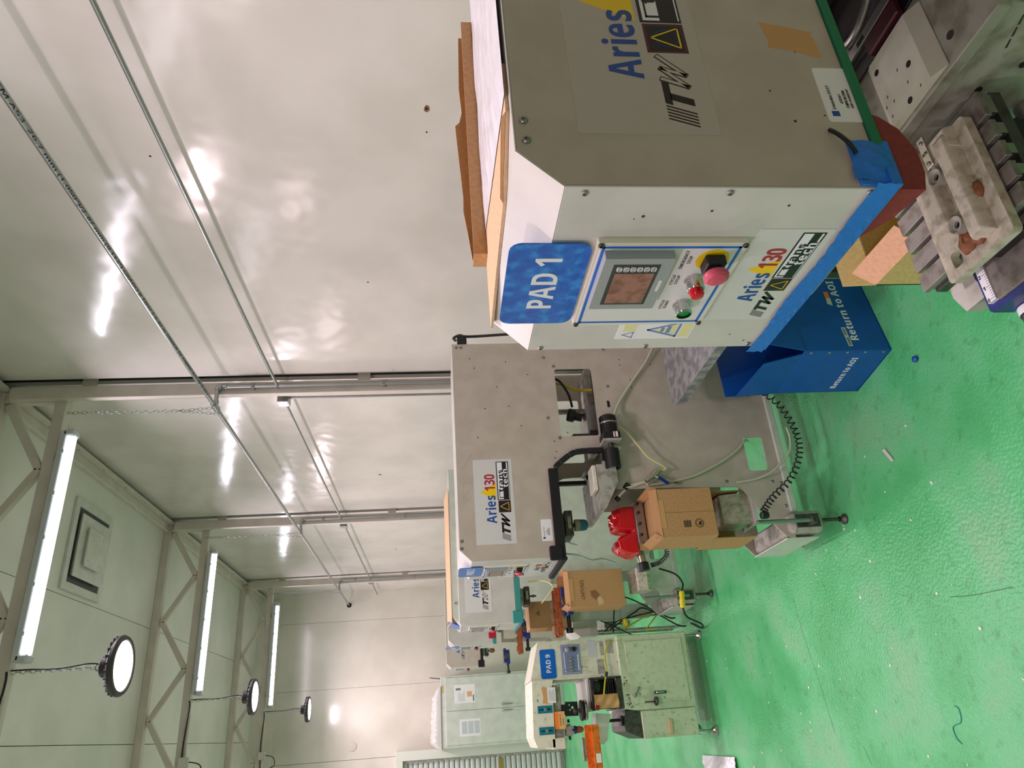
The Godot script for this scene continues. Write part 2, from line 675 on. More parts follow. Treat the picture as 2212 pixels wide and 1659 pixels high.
# ------------------------------------------------------------------ room
func build_room():
	var f = structure("floor")
	beg()
	box(-4.2, 2.33, -0.15, 0.0, -4.6, 11.85)
	fin("slab", "floor", f)
	beg()
	for q in [[0.52, 3.62, 0.33, 3.60], [0.33, 3.60, 0.10, 3.55], [0.10, 3.55, -0.10, 3.52], [0.327, 2.46, 0.316, 2.38], [0.316, 2.38, 0.311, 2.32], [0.311, 2.32, 0.305, 2.16], [-0.15, 3.3, -0.22, 3.27], [0.55, 3.3, 0.49, 3.28], [0.1, 4.2, 0.02, 4.19], [0.42, 4.3, 0.38, 4.24]]:
		bar(Vector3(q[0], 0.0002, -q[1]), Vector3(q[2], 0.0002, -q[3]), 0.0022, 0.0004)
	fin("scratch", "scratch", f, "stuff")
	var w = structure("wall_right")
	var cols = [-1.87, 1.17, 4.27, 7.35, 10.45]
	var from = -4.6
	for d in cols + [99.0]:
		beg()
		box(2.18, 2.33, 0.0, 4.5, from, minf(d - 0.03, 11.85))
		fin("panel", "wall", w)
		if d < 90.0:
			beg()
			box(2.205, 2.33, 0.0, 4.5, d - 0.03, d + 0.05)
			fin("joint", "dark_gap", w)
		from = d + 0.05
	var cn := 7
	for d in cols:
		var wc = structure("trim_%d" % cn)
		cn += 1
		beg()
		box(2.06, 2.145, 0.0, 4.39, d - 0.005, d + 0.042, 0.003)
		fin("column", "steel_paint", wc)
		for y in [0.6, 2.2, 3.9]:
			beg()
			box(2.145, 2.205, y, y + 0.08, d + 0.005, d + 0.03)
			fin("column_spacer", "steel_paint", wc)
	# ragged hole and marks in the wall sheet
	beg()
	var wf = {"o": Vector3(2.18, 0, 0), "r": Vector3(0, 0, 1), "u": Vector3(0, 1, 0), "n": Vector3(-1, 0, 0)}
	fpoly(wf, [[-2.045, 1.80], [-2.038, 1.806], [-2.022, 1.803], [-2.012, 1.796], [-2.018, 1.786], [-2.035, 1.783], [-2.047, 1.79]], 0.0, 0.0012)
	fin("torn_paint", "card_dark", w)
	beg()
	fpoly(wf, [[-2.038, 1.799], [-2.028, 1.801], [-2.02, 1.795], [-2.03, 1.788]], 0.0013, 0.0008)
	for q in [[-2.15, 1.797, 0.004], [-3.2, 2.12, 0.005], [-6.244, 2.285, 0.012], [-9.09, 2.296, 0.012], [-6.26, 2.27, 0.006], [-2.3, 2.9, 0.005]]:
		fpoly(wf, ring2(q[0], q[1], q[2], 6), 0.0, 0.001)
	fin("nick", "dark_gap", w)

	var b = structure("wall_back")
	var xs = [2.33, 1.73, 0.78, -0.166]
	for i in 3:
		beg()
		box(xs[i + 1] + 0.0015, xs[i] - 0.0015, 0.0, 4.5, 11.67, 11.85)
		fin("panel", "back_wall", b)
	beg()
	box(-4.2, -0.169, 2.43, 4.5, 11.67, 11.85)
	box(-4.2, -2.9, 0.0, 2.43, 11.67, 11.85)
	fin("panel", "back_wall", b)
	beg()
	box(-2.9, -0.169, 0.0, 2.43, 11.86, 12.0)
	box(-4.2, 2.33, 0.0, 4.5, 11.852, 12.02)
	fin("backing", "back_wall", b)
	beg()
	box(-4.1, 2.1, 4.16, 4.36, 11.655, 11.67, 0.002)
	fin("top_rail", "back_wall", b)
	# round plate and pipe sleeve on the back wall
	beg()
	cyl(Vector3(0.0, 3.05, -11.67), Vector3(0, 0, 1), 0.06, 0.012, 0.003)
	fin("blank_plate", "steel_paint", b)
	beg()
	cyl(Vector3(1.967, 3.148, -11.67), Vector3(0, 0, 1), 0.036, 0.006)
	fin("pipe_sleeve", "dark_gap", b)

	var l = structure("wall_left")
	beg()
	box(-4.35, -4.2, 0.0, 4.5, -4.6, 11.85)
	fin("panel", "back_wall", l)
	var n = structure("wall_front")
	beg()
	box(-4.2, 2.33, 0.0, 4.5, -4.75, -4.6)
	fin("panel", "warm_wall", n)
	var c = structure("ceiling")
	var cx = 2.33
	for x in [1.135, 0.155, -0.825, -1.8, -2.78, -3.76, -4.2]:
		beg()
		box(x + 0.0025, cx - 0.0025, 4.5, 4.65, -4.6, 11.85)
		fin("panel", "ceiling", c)
		cx = x
	beg()
	box(-4.35, 2.33, 4.655, 4.75, -4.75, 12.0)
	fin("roof_sheet", "ceiling", c)
	var t = structure("trim_1")
	beg()
	box(2.06, 2.13, 4.455, 4.5, -4.6, 11.67, 0.003)
	box(2.13, 2.145, 4.40, 4.5, -4.6, 11.67)
	fin("angle_strip", "steel_paint", t)
	beg()
	var k = -1.9
	while k < 11.5:
		cyl(Vector3(2.13, 4.43, -k), Vector3(-1, 0, 0), 0.008, 0.004, 0.001, 8)
		k += 0.45
	fin("rivet", "steel", t, "stuff")

	# trusses
	var no := 2
	for d in [-1.8, 1.24, 4.30, 7.40, 10.50]:
		var tr = structure("trim_%d" % no)
		no += 1
		beg()
		box(-4.2, 2.13, 4.43, 4.5, d, d + 0.07, 0.004)
		fin("top_chord", "steel_paint", tr)
		beg()
		box(-4.2, 2.13, 4.06, 4.13, d, d + 0.07, 0.004)
		fin("bottom_chord", "steel_paint", tr)
		beg()
		box(2.06, 2.13, 4.13, 4.43, d + 0.002, d + 0.068, 0.004)
		fin("end_post", "steel_paint", tr)
		var x = 2.05
		var up = true
		while x > -3.7:
			beg()
			var x2 = x - 0.43
			bar(Vector3(x, 4.41 if up else 4.15, -d - 0.035), Vector3(x2, 4.15 if up else 4.41, -d - 0.035), 0.045, 0.045, 0.003, Vector3(0, 0, 1))
			fin("diagonal", "steel_paint", tr)
			up = not up
			x = x2

	# ceiling diffuser
	var v = thing("ceiling_vent", "square white air diffuser with nested plates set in the ceiling", "vent", 1.51, 4.5, 5.87)
	beg()
	box(1.17, 1.85, 4.478, 4.5, 5.54, 5.60, 0.003)
	box(1.17, 1.85, 4.478, 4.5, 6.14, 6.20, 0.003)
	box(1.17, 1.23, 4.478, 4.5, 5.60, 6.14, 0.003)
	box(1.79, 1.85, 4.478, 4.5, 5.60, 6.14, 0.003)
	fin("frame", "machine_white", v)
	beg()
	box(1.235, 1.785, 4.488, 4.499, 5.605, 6.135)
	fin("throat", "lamp_housing", v)
	for q in [[0.235, 4.46, 0.235], [0.145, 4.432, 0.145]]:
		beg()
		var h = q[0]
		box(1.51 - h, 1.51 + h, q[1], q[1] + 0.008, 5.87 - h, 5.87 + h, 0.002)
		sheet(P(1.51 - h, q[1] + 0.004, 5.87 - h), P(1.51 + h, q[1] + 0.004, 5.87 - h), P(1.51 + h - 0.02, q[1] + 0.03, 5.87 - h + 0.02), P(1.51 - h + 0.02, q[1] + 0.03, 5.87 - h + 0.02), 0.003)
		sheet(P(1.51 - h, q[1] + 0.004, 5.87 + h), P(1.51 + h, q[1] + 0.004, 5.87 + h), P(1.51 + h - 0.02, q[1] + 0.03, 5.87 + h - 0.02), P(1.51 - h + 0.02, q[1] + 0.03, 5.87 + h - 0.02), 0.003)
		sheet(P(1.51 - h, q[1] + 0.004, 5.87 - h), P(1.51 - h, q[1] + 0.004, 5.87 + h), P(1.51 - h + 0.02, q[1] + 0.03, 5.87 + h - 0.02), P(1.51 - h + 0.02, q[1] + 0.03, 5.87 - h + 0.02), 0.003)
		sheet(P(1.51 + h, q[1] + 0.004, 5.87 - h), P(1.51 + h, q[1] + 0.004, 5.87 + h), P(1.51 + h - 0.02, q[1] + 0.03, 5.87 + h - 0.02), P(1.51 + h - 0.02, q[1] + 0.03, 5.87 - h + 0.02), 0.003)
		fin("deflector_plate", "machine_white", v)
	beg()
	for s in [[-0.1, -0.1], [0.1, -0.1], [-0.1, 0.1], [0.1, 0.1]]:
		cyl(P(1.51 + s[0], 4.43, 5.87 + s[1]), Vector3.UP, 0.005, 0.06, 0, 6)
	fin("hanger", "steel", v)

# ------------------------------------------------------------------ lamps
var ufo_light := 2.25
var tube_light := 1.1

func build_lamps():
	var rows = [[-1.8, "the truss behind the nearest printer"], [1.24, "the truss over the nearest printer"], [4.30, "the truss before the ceiling vent"], [7.40, "the truss past the ceiling vent"], [10.50, "the truss nearest the end wall"]]
	for row in rows.size():
		var d = rows[row][0]
		for x in ([0.48, -1.95] if row > 0 else [-1.95]):
			var lab = "round high bay lamp on a chain from %s%s" % [rows[row][1], "" if x > 0 else ", aisle side"]
			var t = thing("high_bay_lamp", lab, "lamp", x, 3.50, d + 0.03, "round high bay lamps")
			beg()
			lathe([[0.0, 0.05], [0.06, 0.05], [0.075, 0.04], [0.135, 0.03], [0.155, 0.015], [0.158, 0.0], [0.15, -0.012], [0.132, -0.012], [0.128, -0.004], [0.0, -0.004]], Vector3.ZERO, Vector3.UP, 40)
			fin("housing", "lamp_housing", t)
			beg()
			for k in 24:
				var a = TAU * k / 24
				var r = Vector3(cos(a), 0, sin(a))
				bar(r * 0.08 + Vector3(0, 0.042, 0), r * 0.152 + Vector3(0, 0.022, 0), 0.006, 0.02)
			fin("fin", "lamp_housing", t, "stuff")
			beg()
			lathe([[0.0, -0.0095], [0.126, -0.0085], [0.127, -0.004]], Vector3.ZERO, Vector3.UP, 40)
			fin("lens", "lamp_lens", t)
			beg()
			cyl(Vector3(0, 0.05, 0), Vector3.UP, 0.055, 0.05, 0.006)
			fin("driver_box", "lamp_housing", t)
			beg()
			var ring = []
			for k in 13:
				ring.append(Vector3(cos(TAU * k / 12) * 0.018, 0.118 + sin(TAU * k / 12) * 0.018, 0))
			tube(ring, 0.004, 6, false)
			fin("hook", "steel", t)
			beg()
			chain(Vector3(0, 0.136, 0), Vector3(0.0, 0.56, 0), 17, 0.010, 0.0018)
			fin("chain", "galvanised", t, "stuff")
			beg()
			tube(curve([Vector3(0.012, 0.1, 0), Vector3(0.02, 0.17, 0.012), Vector3(0.006, 0.3, 0.014), Vector3(0.008, 0.45, 0.012), Vector3(0.01, 0.56, 0.0)]), 0.0045, 6)
			fin("power_cable", "rubber", t)
			var a := AreaLight3D.new()
			a.name = "glow"
			a.area_size = Vector2(0.22, 0.22)
			a.light_color = c8(255, 230, 238)
			a.light_energy = ufo_light
			a.area_range = 30.0
			a.area_attenuation = 2.0
			a.shadow_enabled = true
			a.position = Vector3(0, -0.016, 0)
			a.rotation = Vector3(-PI / 2, 0, 0)
			t.add_child(a)
			# batten on the same truss
			var bl = "long white LED batten under %s%s" % [rows[row][1], "" if x > 0 else ", aisle side"]
			var g = thing("batten_light", bl, "lamp", x + 0.705, 3.99, d - 0.01, "long LED battens")
			beg()
			obox(Vector3(0, 0.03, -0.005), Vector3(0.66, 0, 0), Vector3(0, 0.022, 0), Vector3(0, 0, 0.04), 0.008)
			fin("base", "lamp_clear", g)
			beg()
			var prof = []
			for k in 9:
				var an = PI * k / 8
				prof.append(Vector2(-0.036 * cos(an), 0.008 - 0.04 * sin(an)))
			prism(prof, Vector3(-0.62, 0, -0.005), Vector3(0, 0, 1), Vector3(0, 1, 0), Vector3(1.24, 0, 0))
			fin("diffuser", "lamp_tube", g)
			for s in [-1, 1]:
				beg()
				obox(Vector3(0.645 * s, 0.0, -0.005), Vector3(0.022, 0, 0), Vector3(0, 0.034, 0), Vector3(0, 0, 0.04), 0.012)
				fin("end_cap", "lamp_clear", g)
			for k in 5:
				beg()
				obox(Vector3(-0.52 + 0.26 * k, 0.02, 0.038), Vector3(0.012, 0, 0), Vector3(0, 0.016, 0), Vector3(0, 0, 0.005), 0.003)
				fin("clip", "lamp_clear", g)
			beg()
			for s in [-0.5, 0.5]:
				obox(Vector3(s, 0.063, -0.02), Vector3(0.02, 0, 0), Vector3(0, 0.012, 0), Vector3(0, 0, 0.015))
			fin("bracket", "galvanised", g)
			var al := AreaLight3D.new()
			al.name = "glow"
			al.area_size = Vector2(1.22, 0.06)
			al.light_color = c8(252, 234, 250)
			al.light_energy = tube_light
			al.area_range = 30.0
			al.area_attenuation = 2.0
			al.shadow_enabled = true
			al.position = Vector3(0, -0.045, -0.005)
			al.rotation = Vector3(-PI / 2, 0, 0)
			g.add_child(al)
	# wiring along the trusses
	for q in [[4.30, 0.48], [7.40, 0.48], [10.50, 0.48]]:
		var t = thing("lamp_wiring", ["black lamp cable with a grey pipe clipped to the nearest lit truss", "black lamp cable clipped along the second lit truss", "black lamp cable and junction box on the truss before the end wall"][[4.30, 7.40, 10.50].find(q[0])], "cable", q[1], 4.06, q[0])
		beg()
		tube(curve([P(0.48, 4.06, q[0] - 0.01), P(0.40, 4.05, q[0] - 0.02), P(0.1, 4.07, q[0] - 0.015), P(-0.2, 4.06, q[0] - 0.015), P(-0.5, 4.07, q[0] - 0.015)]), 0.006, 6)
		fin("cable", "rubber", t)
		beg()
		cyl(P(0.36, 4.045, q[0] - 0.012), Vector3(-1, 0, 0), 0.011, 0.8, 0, 8)
		fin("conduit", "steel_paint", t)
		beg()
		box(-0.02 - 0.05, 0.02, 4.0, 4.09, q[0] - 0.05, q[0] - 0.005, 0.004)
		fin("junction_box", "machine_white", t)
		beg()
		tube(curve([P(-0.02, 4.0, q[0] - 0.03), P(-0.05, 3.9, q[0] - 0.05), P(-0.14, 3.88, q[0] - 0.05), P(-0.18, 3.98, q[0] - 0.03)]), 0.005, 6)
		fin("cable_loop", "rubber", t)

func chain(a, b, links, half, r):
	var f = (b - a) / links
	var dir = f.normalized()
	var s1 = dir.cross(Vector3(0, 0, 1) if absf(dir.z) < 0.9 else Vector3(1, 0, 0)).normalized()
	var s2 = dir.cross(s1)
	for i in links:
		var c = a + f * (i + 0.5)
		var s = s1 if i % 2 == 0 else s2
		var pts = []
		for k in 9:
			var t = TAU * k / 8
			pts.append(c + dir * cos(t) * f.length() * 0.66 + s * sin(t) * half)
		tube(pts, r, 4, false)

# ------------------------------------------------------------------ pipes on the right wall
func build_pipes():
	org = Vector3.ZERO
	var where = ["before the ceiling vent", "past the ceiling vent", "nearest the end wall"]
	var t = thing("steel_pipe", "long galvanised steel pipe with printed lettering running along the wall", "pipe", 1.967, 3.148, 4.25)
	beg()
	cyl(P(1.967, 3.148, -4.59), Vector3(0, 0, -1), 0.0134, 16.25, 0, 14)
	fin("pipe", "galvanised", t)
	var th = 0.62
	var fr = {"o": P(1.967, 3.148, 0.0) + Vector3(-cos(th), -sin(th), 0) * 0.0134, "r": Vector3(0, 0, -1), "u": Vector3(sin(th), -cos(th), 0), "n": Vector3(-cos(th), -sin(th), 0)}
	text(fr, "4%-B-177/ASTM A53  26.7 mm (1.050\")/2.87 mm (0.113\") GRADO B TIPO S 6.40 m ORDEN DE FABRICACION N-057", 1.45, 4.05, -0.0075, 0.0075, "print_black", t, 0.0006, 0.0, false)
	var at = [4.245, 7.325, 10.425]
	for d in at:
		beg()
		cyl(P(1.967, 3.148, d - 0.045), Vector3(0, 0, -1), 0.0195, 0.09, 0.003, 14)
		cyl(P(1.967, 3.148, d), Vector3(1, 0, 0), 0.0175, 0.045, 0.003, 14)
		fin("tee", "galvanised", t)
	var g = "galvanised drop pipes on the wall columns"
	for i in 3:
		var d = at[i]
		var p = thing("drop_pipe", "galvanised vertical pipe dropping down the wall column %s" % where[i], "pipe", 2.105, 0.0, d, g)
		beg()
		var a = [P(2.012, 3.148, d)]
		for k in 7:
			var an = PI / 2 * k / 6
			a.append(P(2.08 + 0.025 * sin(an), 3.148 - 0.025 + 0.025 * cos(an), d))
		a.append(P(2.105, 0.9, d))
		tube(a, 0.0132, 12)
		fin("pipe", "galvanised", p)
		beg()
		tube(a.slice(1, 8), 0.018, 12)
		cyl(P(2.105, 3.12, d), Vector3.DOWN, 0.018, 0.03, 0.003, 12)
		fin("elbow", "galvanised", p)
		for y in [2.92, 2.1, 1.4]:
			beg()
			box(2.086, 2.124, y, y + 0.02, d - 0.018, d + 0.024, 0.002)
			cyl(P(2.105, y + 0.01, d - 0.018), Vector3(0, 0, 1), 0.004, 0.03, 0, 6)
			fin("strap", "steel", p)
	var cnd = thing("conduit", "thin electrical conduit running along the wall below the steel pipe", "pipe", 2.10, 2.777, 4.42)
	beg()
	cyl(P(2.10, 2.815 + 0.0085 * 4.59, -4.59), Vector3(0, -0.0085, -1).normalized(), 0.0095, 16.2, 0, 10)
	fin("pipe", "galvanised", cnd)
	for i in 3:
		var d = [4.42, 7.50, 10.56][i]
		var bx = thing("junction_box", "small grey junction box on the thin conduit at the column %s" % where[i], "box", 2.10, 2.70, d, "conduit junction boxes")
		var yy = 2.815 - d * 0.0085
		beg()
		box(2.055, 2.145, yy - 0.035, yy + 0.03, d - 0.04, d + 0.04, 0.002)
		fin("body", "galvanised", bx)
		beg()
		box(2.051, 2.149, yy - 0.041, yy - 0.036, d - 0.044, d + 0.044, 0.001)
		fin("cover", "galvanised", bx)
		for s in [0.0, 1.0]:
			beg()
			cyl(P(2.078 + 0.044 * s, yy + 0.0, d - 0.0395), Vector3(0, 0, 1), 0.012, 0.0015, 0, 12)
			fin("knockout", "galvanised", bx)
		beg()
		cyl(P(2.10, yy - 0.035, d), Vector3.DOWN, 0.0085, 1.9, 0, 10)
		fin("drop_conduit", "galvanised", bx)
	for i in 3:
		var d = at[i]
		var h = thing("support_chain", "thin steel chain holding the long pipe at the column %s" % where[i], "chain", 1.967, 3.148, d + 0.02, "pipe support chains")
		beg()
		chain(P(1.99, 3.14, d + 0.06), P(1.972, 3.40, d + 0.06), 10, 0.010, 0.0017)
		chain(P(1.945, 3.14, d + 0.06), P(1.972, 3.40, d + 0.06), 10, 0.010, 0.0017)
		chain(P(1.972, 3.40, d + 0.06), P(1.985, 4.10, d + 0.075), 26, 0.010, 0.0017)
		fin("links", "galvanised", h)

# ------------------------------------------------------------------ printed marks shared by the printers
func maker_logo(fr, a0, a1, b0, b1, parent, outlined, plate, small = false):
	var q = func(fx, fy): return [a0 + fx * (a1 - a0), b1 - fy * (b1 - b0)]
	var w = a1 - a0
	var h = b1 - b0
	var L = 0.0006
	beg()
	frect(fr, a0, a1, b0, b1, 0.0, L, 0.003)
	var pl = fin("logo_plate", plate, parent)
	beg()
	fpoly(fr, [q.call(0.512, 0.555), q.call(0.707, 0.555), q.call(0.604, 0.15)], L, 0.0002)
	fin("yellow_triangle", "print_yellow", pl)
	text(fr, "Aries", a0 + 0.238 * w, a0 + 0.563 * w, b1 - 0.535 * h, b1 - 0.27 * h, "print_blue", pl, L + 0.0004)
	text(fr, "130", a0 + 0.62 * w, a0 + 0.817 * w, b1 - 0.535 * h, b1 - 0.27 * h, "print_red", pl, L + 0.0005)
	# slanted stripes and letters
	beg()
	var y0 = 0.86
	var y1 = 0.65
	var k = 0.034
	for i in 5:
		var f = 0.03 + i * 0.0135
		fpoly(fr, [q.call(f, y0), q.call(f + 0.006, y0), q.call(f + 0.006 + k, y1), q.call(f + k, y1)], L, 0.0002)
	# the T
	fpoly(fr, [q.call(0.098 + k * 0.75, y1 + 0.052), q.call(0.098 + k, y1), q.call(0.196 + k, y1), q.call(0.196 + k * 0.75, y1 + 0.052)], L, 0.0002)
	fpoly(fr, [q.call(0.12, y0), q.call(0.15, y0), q.call(0.15 + k * 0.78, y1 + 0.045), q.call(0.12 + k * 0.78, y1 + 0.045)], L, 0.0002)
	# the W
	var wp = [q.call(0.205 + k, y1 + 0.012), q.call(0.206, y0 - 0.02), q.call(0.252 + k, y1 + 0.02), q.call(0.258, y0 - 0.02), q.call(0.308 + k, y1 + 0.012)]
	fstroke(fr, wp, 0.021 * w, L, 0.0002)
	fin("maker_letters", "print_black", pl)
	if outlined:
		beg()
		fstroke(fr, wp, 0.012 * w, L + 0.0002, 0.0002)
		fin("letter_infill", plate, pl)
	# square emblem
	beg()
	frect(fr, a0 + 0.36 * w, a0 + 0.5 * w, b1 - 0.91 * h, b1 - 0.60 * h, L, 0.0002)
	var em = fin("emblem", "print_maroon", pl)
	beg()
	frect(fr, a0 + 0.372 * w, a0 + 0.488 * w, b1 - 0.885 * h, b1 - 0.625 * h, L + 0.0002, 0.0002)
	fin("emblem_field", "print_black", pl)
	beg()
	var ce = Vector2(a0 + 0.43 * w, b1 - 0.765 * h)
	fstroke(fr, ring2(ce.x, ce.y, 0.09 * h, 20), 0.0035 * w, L + 0.0004, 0.0002, true)
	fin("emblem_circle", "print_blue", pl)
	beg()
	fstroke(fr, [q.call(0.382, 0.86), q.call(0.478, 0.86), q.call(0.43, 0.645)], 0.0055 * w, L + 0.0006, 0.0002, true)
	fin("emblem_triangle", "print_yellow", pl)
	# two-tone name box
	beg()
	frect(fr, a0 + 0.506 * w, a0 + 0.97 * w, b1 - 0.91 * h, b1 - 0.59 * h, L, 0.0002)
	fin("name_box", "print_black", pl)
	beg()
	frect(fr, a0 + 0.516 * w, a0 + 0.96 * w, b1 - 0.745 * h, b1 - 0.615 * h, L + 0.0002, 0.0002)
	frect(fr, a0 + 0.516 * w, a0 + 0.96 * w, b1 - 0.895 * h, b1 - 0.885 * h, L + 0.0002, 0.0002)
	frect(fr, a0 + 0.88 * w, a0 + 0.96 * w, b1 - 0.895 * h, b1 - 0.855 * h, L + 0.0002, 0.0002)
	fin("name_box_field", "print_white", pl)
	beg()
	frect(fr, a0 + 0.53 * w, a0 + 0.635 * w, b1 - 0.655 * h, b1 - 0.64 * h, L + 0.0004, 0.0002)
	frect(fr, a0 + 0.53 * w, a0 + 0.54 * w, b1 - 0.745 * h, b1 - 0.64 * h, L + 0.0004, 0.0002)
	fin("name_bar", "print_black", pl)
	text(fr, "trans", a0 + 0.60 * w, a0 + 0.865 * w, b1 - 0.745 * h, b1 - 0.635 * h, "print_black", pl, L + 0.0006)
	text(fr, "tech", a0 + 0.655 * w, a0 + 0.875 * w, b1 - 0.87 * h, b1 - 0.735 * h, "print_white", pl, L + 0.0008)

func asset_sticker(fr, a0, a1, b0, b1, parent):
	var w = a1 - a0
	var h = b1 - b0
	beg()
	frect(fr, a0, a1, b0, b1, 0.0, 0.0004, 0.004)
	var s = fin("asset_sticker", "paper", parent)
	beg()
	frect(fr, a0 + 0.1 * w, a0 + 0.19 * w, b1 - 0.34 * h, b1 - 0.14 * h, 0.0004, 0.0003)
	fin("sticker_mark", "print_blue", s)
	text(fr, "A3 Industrias Mexico S DE RL DE CV", a0 + 0.22 * w, a0 + 0.66 * w, b1 - 0.29 * h, b1 - 0.2 * h, "print_black", s, 0.0005, 0, false)
	text(fr, "A3TB14-1", a0 + 0.33 * w, a0 + 0.5 * w, b1 - 0.54 * h, b1 - 0.46 * h, "print_black", s, 0.0005)
	text(fr, "COMPRA NACIONAL", a0 + 0.25 * w, a0 + 0.58 * w, b1 - 0.67 * h, b1 - 0.59 * h, "print_black", s, 0.0005)
	text(fr, "SERIE: TAATJ45021627", a0 + 0.25 * w, a0 + 0.60 * w, b1 - 0.8 * h, b1 - 0.72 * h, "print_black", s, 0.0005)

func name_plate(fr, a0, a1, b0, b1, words, parent, lift, ta0, ta1, tb0, tb1, film = "label_blue"):
	beg()
	frect(fr, a0, a1, b0, b1, lift, 0.002, 0.016)
	var s = fin("name_plate", film, parent)
	text(fr, words, ta0, ta1, tb0, tb1, "print_white", s, lift + 0.0022)

# ------------------------------------------------------------------ body shared by the printers of one make
# local axes: x from the front panel towards the wall, d from the near side plate
func printer_body(t, o):
	var lf = o.get("low_front", 0.285)
	var W = 0.37
	var outline = [[1.03, 1.70], [0.05, 1.70], [0.0, 1.652], [0.0, 1.275], [0.385, 1.275], [0.415, 1.245], [0.447, 1.2], [0.462, 1.165], [0.465, 1.12], [0.465, 1.0], [lf, 1.0], [lf - 0.012, 0.45], [lf - 0.03, 0.42], [0.15, 0.36], [0.04, 0.27], [0.03, 0.228], [1.03, 0.228]]
	var win = rrect(0.542, 0.885, 1.045, 1.222, 0.012)
	var slot = rrect(0.345, 0.507, 0.28, 0.372, 0.014)
	var oval = rrect(0.68, 0.716, 0.974, 0.99, 0.007, 3)
	var skin = o.get("skin", "machine")
	for s in [0, 1]:
		beg()
		var dd = 0.0 if s == 0 else W - 0.006
		ext_d(holed(outline, [win, slot, oval]) if o.get("holes", true) else outline, dd, dd + 0.006)
		fin("side_plate", skin, t)
	beg()
	box(-0.003, 0.0, 1.275, 1.65, 0.0005, W - 0.0005, 0.0012)
	fin("front_panel", o.get("front", "machine_white"), t)
	beg()
	var a = P(-0.003, 1.651, 0.0005)
	var b = P(-0.003, 1.651, W - 0.0005)
	var c = P(0.048, 1.702, W - 0.0005)
	var e = P(0.048, 1.702, 0.0005)
	sheet(a, b, c, e, 0.003)
	fin("chamfer_panel", "machine_white", t)
	beg()
	box(0.049, 1.03, 1.699, 1.702, 0.0, W, 0.001)
	fin("top_cover", "machine_white", t)
	beg()
	box(0.004, 0.38, 1.28, 1.284, 0.007, W - 0.007)
	fin("head_underside", skin, t)
	beg()
	box(1.026, 1.03, 0.23, 0.985, 0.007, W - 0.007)
	fin("rear_panel", skin, t)
	beg()
	box(1.026, 1.03, 1.24, 1.698, 0.007, W - 0.007)
	fin("rear_panel", skin, t)
	beg()
	box(0.55, 1.02, 0.985, 0.992, 0.007, W - 0.007)
	box(0.47, 0.56, 1.225, 1.24, 0.03, W - 0.03)
	fin("inner_shelf", "steel", t)
	# feet: cross channels and levelling screws
	for x in [[0.045, 0.135], [0.86, 0.95]]:
		beg()
		box(x[0], x[1], 0.115, 0.262, -0.06, W + 0.05, 0.014)
		fin("cross_channel", "cast_grey", t)
		beg()
		box(x[0] + 0.016, x[1] - 0.016, 0.135, 0.242, -0.0615, -0.0601)
		fin("channel_end", "steel_dark", t)
	for x in [0.095, 0.905]:
		for d in [-0.035, W + 0.02]:
			beg()
			cyl(P(x, 0.0, d), Vector3.UP, 0.008, 0.12, 0, 8)
			lathe([[0, 0], [0.022, 0], [0.024, 0.008], [0.012, 0.022], [0.012, 0.03]], P(x, 0.0, d), Vector3.UP, 12)
			fin("levelling_foot", "steel_dark", t)
	beg()
	box(0.028, 0.034, 0.12, 0.27, 0.004, W - 0.004, 0.001)
	fin("foot_front", "machine_white", t)
	beg()
	box(0.145, 1.03, 0.196, 0.2275, -0.012, 0.02, 0.003)
	fin("base_rail", "machine_mint", t)  # mint colour stands in for green floor light caught by the bottom flange

